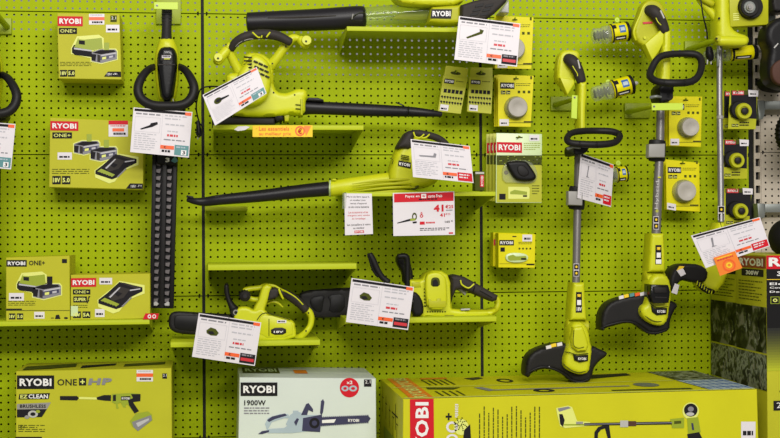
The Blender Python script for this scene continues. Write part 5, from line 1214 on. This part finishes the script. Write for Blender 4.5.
m=M(); tube(m,[(650,76,.33),(652,68,.31),(657,59.6,.3),(665,55,.29),(684,53.6,.28),(697,55,.29),(701.6,62,.31),(699.4,74,.35),(691,81.6,.37),(672,83,.38),(657,81.4,.36)],[3.8,3.8,3.6,3.6,3.6,3.8,3.8,3.6,3.8,4,3.8],'guard',closed=True,n=14)
for x in (664,685): tube(m,[(x,79,.395),(x+.2,82.8,.408),(x,86.6,.395)],.35,'black',n=6)
build(m,'loop_handle',T)
m=M(); prism(m,[(656,84),(672,84),(671.6,92),(670,100),(664,103.6),(656,103.6)],.2,.32,'black',.01,3,rnd=1); knob(m,668,97,.32,4,.02,'black',18); build(m,'clamp',T)
m=M(); tube(m,[(650.4,97.6,.33),(656,96.4,.34),(661,97,.335)],[1.7,1.6,1.2],'greysteel',n=10); build(m,'clamp_lever',T)
m=M(); tube(m,[(660.6,102,.235),(660,140,.24),(657.8,190,.25),(656,234,.255)],[4.2,4.3,4.7,4.8],'shaft',n=18,cap=0); build(m,'shaft',T)
m=M(); tube(m,[(657.4,140.6,.24),(657.2,144,.24),(656.8,157,.24),(656.6,161,.24)],[8.6,9.2,9.2,8.6],'guard',n=10,cap=.1,flat=.8); build(m,'collar',T)
m=M(); prism(m,[(649,144),(665.4,143.6),(665,157.4),(648.6,157.4)],.255,.288,'grey',.004,3); build(m,'collar_plate',T)
m=M(); f=FL(.269); text(m,f,'Hybrid',(658.6,209),(1.2,-28),(-4,0),'pgrey',.01,.0006); ell(m,f,657,211,1.4,1.4,'tool',.0006,12,rin=.5); rect(m,f,657.8,176.6,661,178,'tool',.0006); build(m,'printing',T)
iconlabel(T,FL(.27),653.4,216.4,658.8,229.4,2)
m=M(); prism(m,[(649,233.4),(662,233.4),(663,250),(663.6,272),(646.4,272),(648,250)],.2,.29,'tool',.012,4); build(m,'lower_sleeve',T)
m=M(); f=FL(.29); poly(m,f,[(655.4,245),(661.4,245),(661.6,264.4),(655.2,264.4)],'ink',.0008); badge(m,f,656,246,661,251,'ink','yellow','!',h=.0012); rect(m,f,656.6,252.6,660.6,257.6,'white',.0014); rect(m,f,655.8,259.4,661.2,263.8,'white',.0014); build(m,'side_label',T)
m=M(); tube(m,[(644.6,279,.25),(664,278.4,.25)],[8.4,6.6],'tool2',n=20,cap=.2); knob(m,650,278,.3,3.4,.006,'tool',14); build(m,'pivot_joint',T)
m=M(); prism(m,[(646,283),(652,274),(664,274),(669,282),(670,296),(667.6,308),(666,320),(661,325.6),(652.6,325),(644,320),(639,314),(639.4,306.6),(645,303)],.18,.33,'tool',.016,5,rnd=1)
tube(m,[(646,286,.32),(648,298,.33),(652,305,.336),(658,307.4,.336),(668,306.6,.328)],.5,'olive',n=6); tube(m,[(640,311,.315),(648,318,.33),(656,321.6,.333),(665,321,.325)],.5,'olive',n=6); build(m,'motor_head',T)
m=M(); prism(m,[(651,284.6),(668.6,285),(670.6,292),(669,303),(653,303.6),(650.6,296)],.29,.365,'black_gloss',.006,3); prism(m,[(654,287),(667,287.4),(667,293),(654.6,293)],.36,.37,'char2',.003,2); prism(m,[(655,296.6),(667,297),(667,298.4),(655,298)],.36,.3665,'char2',.0005,1); build(m,'battery',T)
m=M(); prism(m,[(651.4,305.6),(655,308.4),(667.6,308),(667,314.4),(657,315.4),(652.4,312)],.322,.337,'black',.004,2); txt(m,FL(.337),'RYOBI',657,310,665,312.8,'white',.03); build(m,'logo_plate',T)
m=M(); guard(m,[(599.4,328.6),(600,315),(604,306.4),(610,301),(623,296.6),(645,293),(652,296),(670,300),(676.6,304.6),(672,311),(668.4,320),(668,330),(657,334),(648,333.6),(641,328),(634,323.4),(623,322.6),(612,325.6),(604,327.6),(602,331)],.2,.29); build(m,'guard',T)
m=M(); tube(m,[(600.6,328.6,.285),(606,326,.29),(615,323.4,.295),(625,321.6,.295),(634,323,.295),(641,327.4,.295),(648,332.4,.295),(658,332.8,.295),(667.4,329,.29)],[.8,1,1,1,1.2,1.2,1.4,1.4,1],'black',n=8); build(m,'guard_rim',T)
m=M()
for x,y,c_ in ((619,296,'paper'),(624,294.6,'yellow'),(629.6,293.6,'teal'),(635,293,'orange'),(640,292.6,'paper')): prism(m,[(x,y+.4),(x+4.6,y-.8),(x+5,y+2.4),(x+.4,y+3.6)],.284,.2925,c_,.0005,1)
build(m,'warning_sticker',T)

T=thing('string_trimmer','string trimmer with thin silver shaft behind the big tilted price card','string trimmer',P(690,296,.3))
m=M(); prism(m,[(715,-14),(728,-14),(728.4,14),(730,28),(736,33),(746,36),(748,41),(745.6,46),(736,47.6),(720,46.4),(715.4,40),(715,20)],.12,.25,'tool',.022,5,rnd=1)
build(m,'top_housing',T)
m=M(); tube(m,[(719,41,.3),(726,41,.3),(736,41.4,.3),(744,41.4,.3)],[5,5.4,5.2,4.6],'tool',n=18,cap=.6)
build(m,'rear_handle',T)
m=M(); tube(m,[(697,-6,.2),(702,2,.2),(709,10,.2),(716,18,.2)],[4,4,4.2,4.6],'tool',n=14); tube(m,[(690,-10,.2),(700,-3,.22),(712,4,.22)],[3,3.4,3.6],'tool2',n=12); build(m,'front_handle',T)
m=M(); knob(m,716.4,39,.345,3,.02,'tool2',16); build(m,'handle_boss',T); screws(T,[(716.4,38.6,.348),(719,18.4,.252)],.25,1.2)
m=M(); tube(m,[(700,-6,.24),(701.6,6,.245),(703.6,18,.24),(706.6,30,.23),(707.4,39,.22)],.8,'black',n=8); build(m,'cord',T)
m=M(); tube(m,[(709,48,.22),(709.6,55,.22),(711,60,.22)],[3.4,4.4,2.6],'black',n=12); tube(m,[(707.6,60,.22),(707.2,64,.22)],.7,'pgrey',n=6); tube(m,[(711,60,.22),(711,64,.22)],.7,'pgrey',n=6); build(m,'plug',T)
m=M(); tube(m,[(719.6,44,.2),(719.4,100,.22),(720.4,160,.25),(721,222,.28)],[2.9,3,3.2,3.3],'steel',n=18,cap=0); tube(m,[(718,49,.22),(718,66,.222)],[1.6,1.6],'greysteel',n=10); build(m,'shaft',T)
m=M(); tube(m,[(720,116,.23),(720,119,.231)],3.5,'grey',n=16,cap=.1); build(m,'shaft_joint',T)
iconlabel(T,FL(.285),718,206,724.4,220,2)
m=M(); prism(m,[(713,222.6),(726,222.6),(727,262),(726,280),(713.6,295),(698,289.6),(694.6,270),(704,262),(712,250)],.2,.32,'tool',.026,5,rnd=1); build(m,'motor_head',T)
m=M(); tube(m,[(698,283,.32),(703,288,.33),(709,291,.33),(713,291.6,.32)],[2.6,3,3,2.4],'black',n=12)
for k in range(7): tube(m,[(697.6+k*2.4,281+k*1.6,.335),(696.8+k*2.4,284.6+k*1.6,.345)],.5,'tool',n=6)
build(m,'vent_ring',T)
m=M(); guard(m,[(667.6,287),(667.6,279),(671,269.6),(677,265),(684,263.6),(697,264),(706,270),(704.6,280),(698,283.4),(690,281.6),(680,279),(674.6,285),(671,290.6)],.16,.33); build(m,'guard',T)
m=M(); prism(m,[(676.8,270.6),(683,268),(686,274),(681,276.6)],.325,.334,'paper',.0005,1); prism(m,[(676.8,270.6),(680,266),(684.6,266.4),(683,268.4)],.325,.334,'yellow',.0005,1); build(m,'warning_sticker',T)
m=M(); prism(m,[(671.4,292.6),(675,283.4),(679.4,285),(677,294.6)],.335,.337,'paper',.0005,1); build(m,'paper_flag',T)

# ================================================================== LIGHT
w=bpy.data.worlds.new('world'); S.world=w; w.use_nodes=True
w.node_tree.nodes['Background'].inputs['Color'].default_value=(1,.975,.94,1)
w.node_tree.nodes['Background'].inputs['Strength'].default_value=.36
def area(name, loc, size, power, tgt, col=(1,.97,.93)):
    l=bpy.data.lights.new(name,'AREA'); l.shape='RECTANGLE'; l.size=size[0]; l.size_y=size[1]; l.energy=power; l.color=col
    o=bpy.data.objects.new(name,l); COL.objects.link(o); o.location=loc
    o.rotation_euler=(Vector(tgt)-Vector(loc)).to_track_quat('-Z','Y').to_euler(); return o
cx=P(420,229,0).x
area('ceiling_light',(cx-.1,-2.6,4.4),(4.6,.5),34,(cx,-.1,1.4))
area('ceiling_light',(cx-.2,-5.2,4.4),(5.0,.6),190,(cx,0,1.3))
area('ceiling_light',(cx+.2,-8.6,4.4),(6.0,.8),560,(cx,0,1.0))
S.view_settings.view_transform='Standard'; S.view_settings.look='None'; S.view_settings.gamma=1
S.view_settings.use_curve_mapping=False
S.view_settings.exposure=-0.55
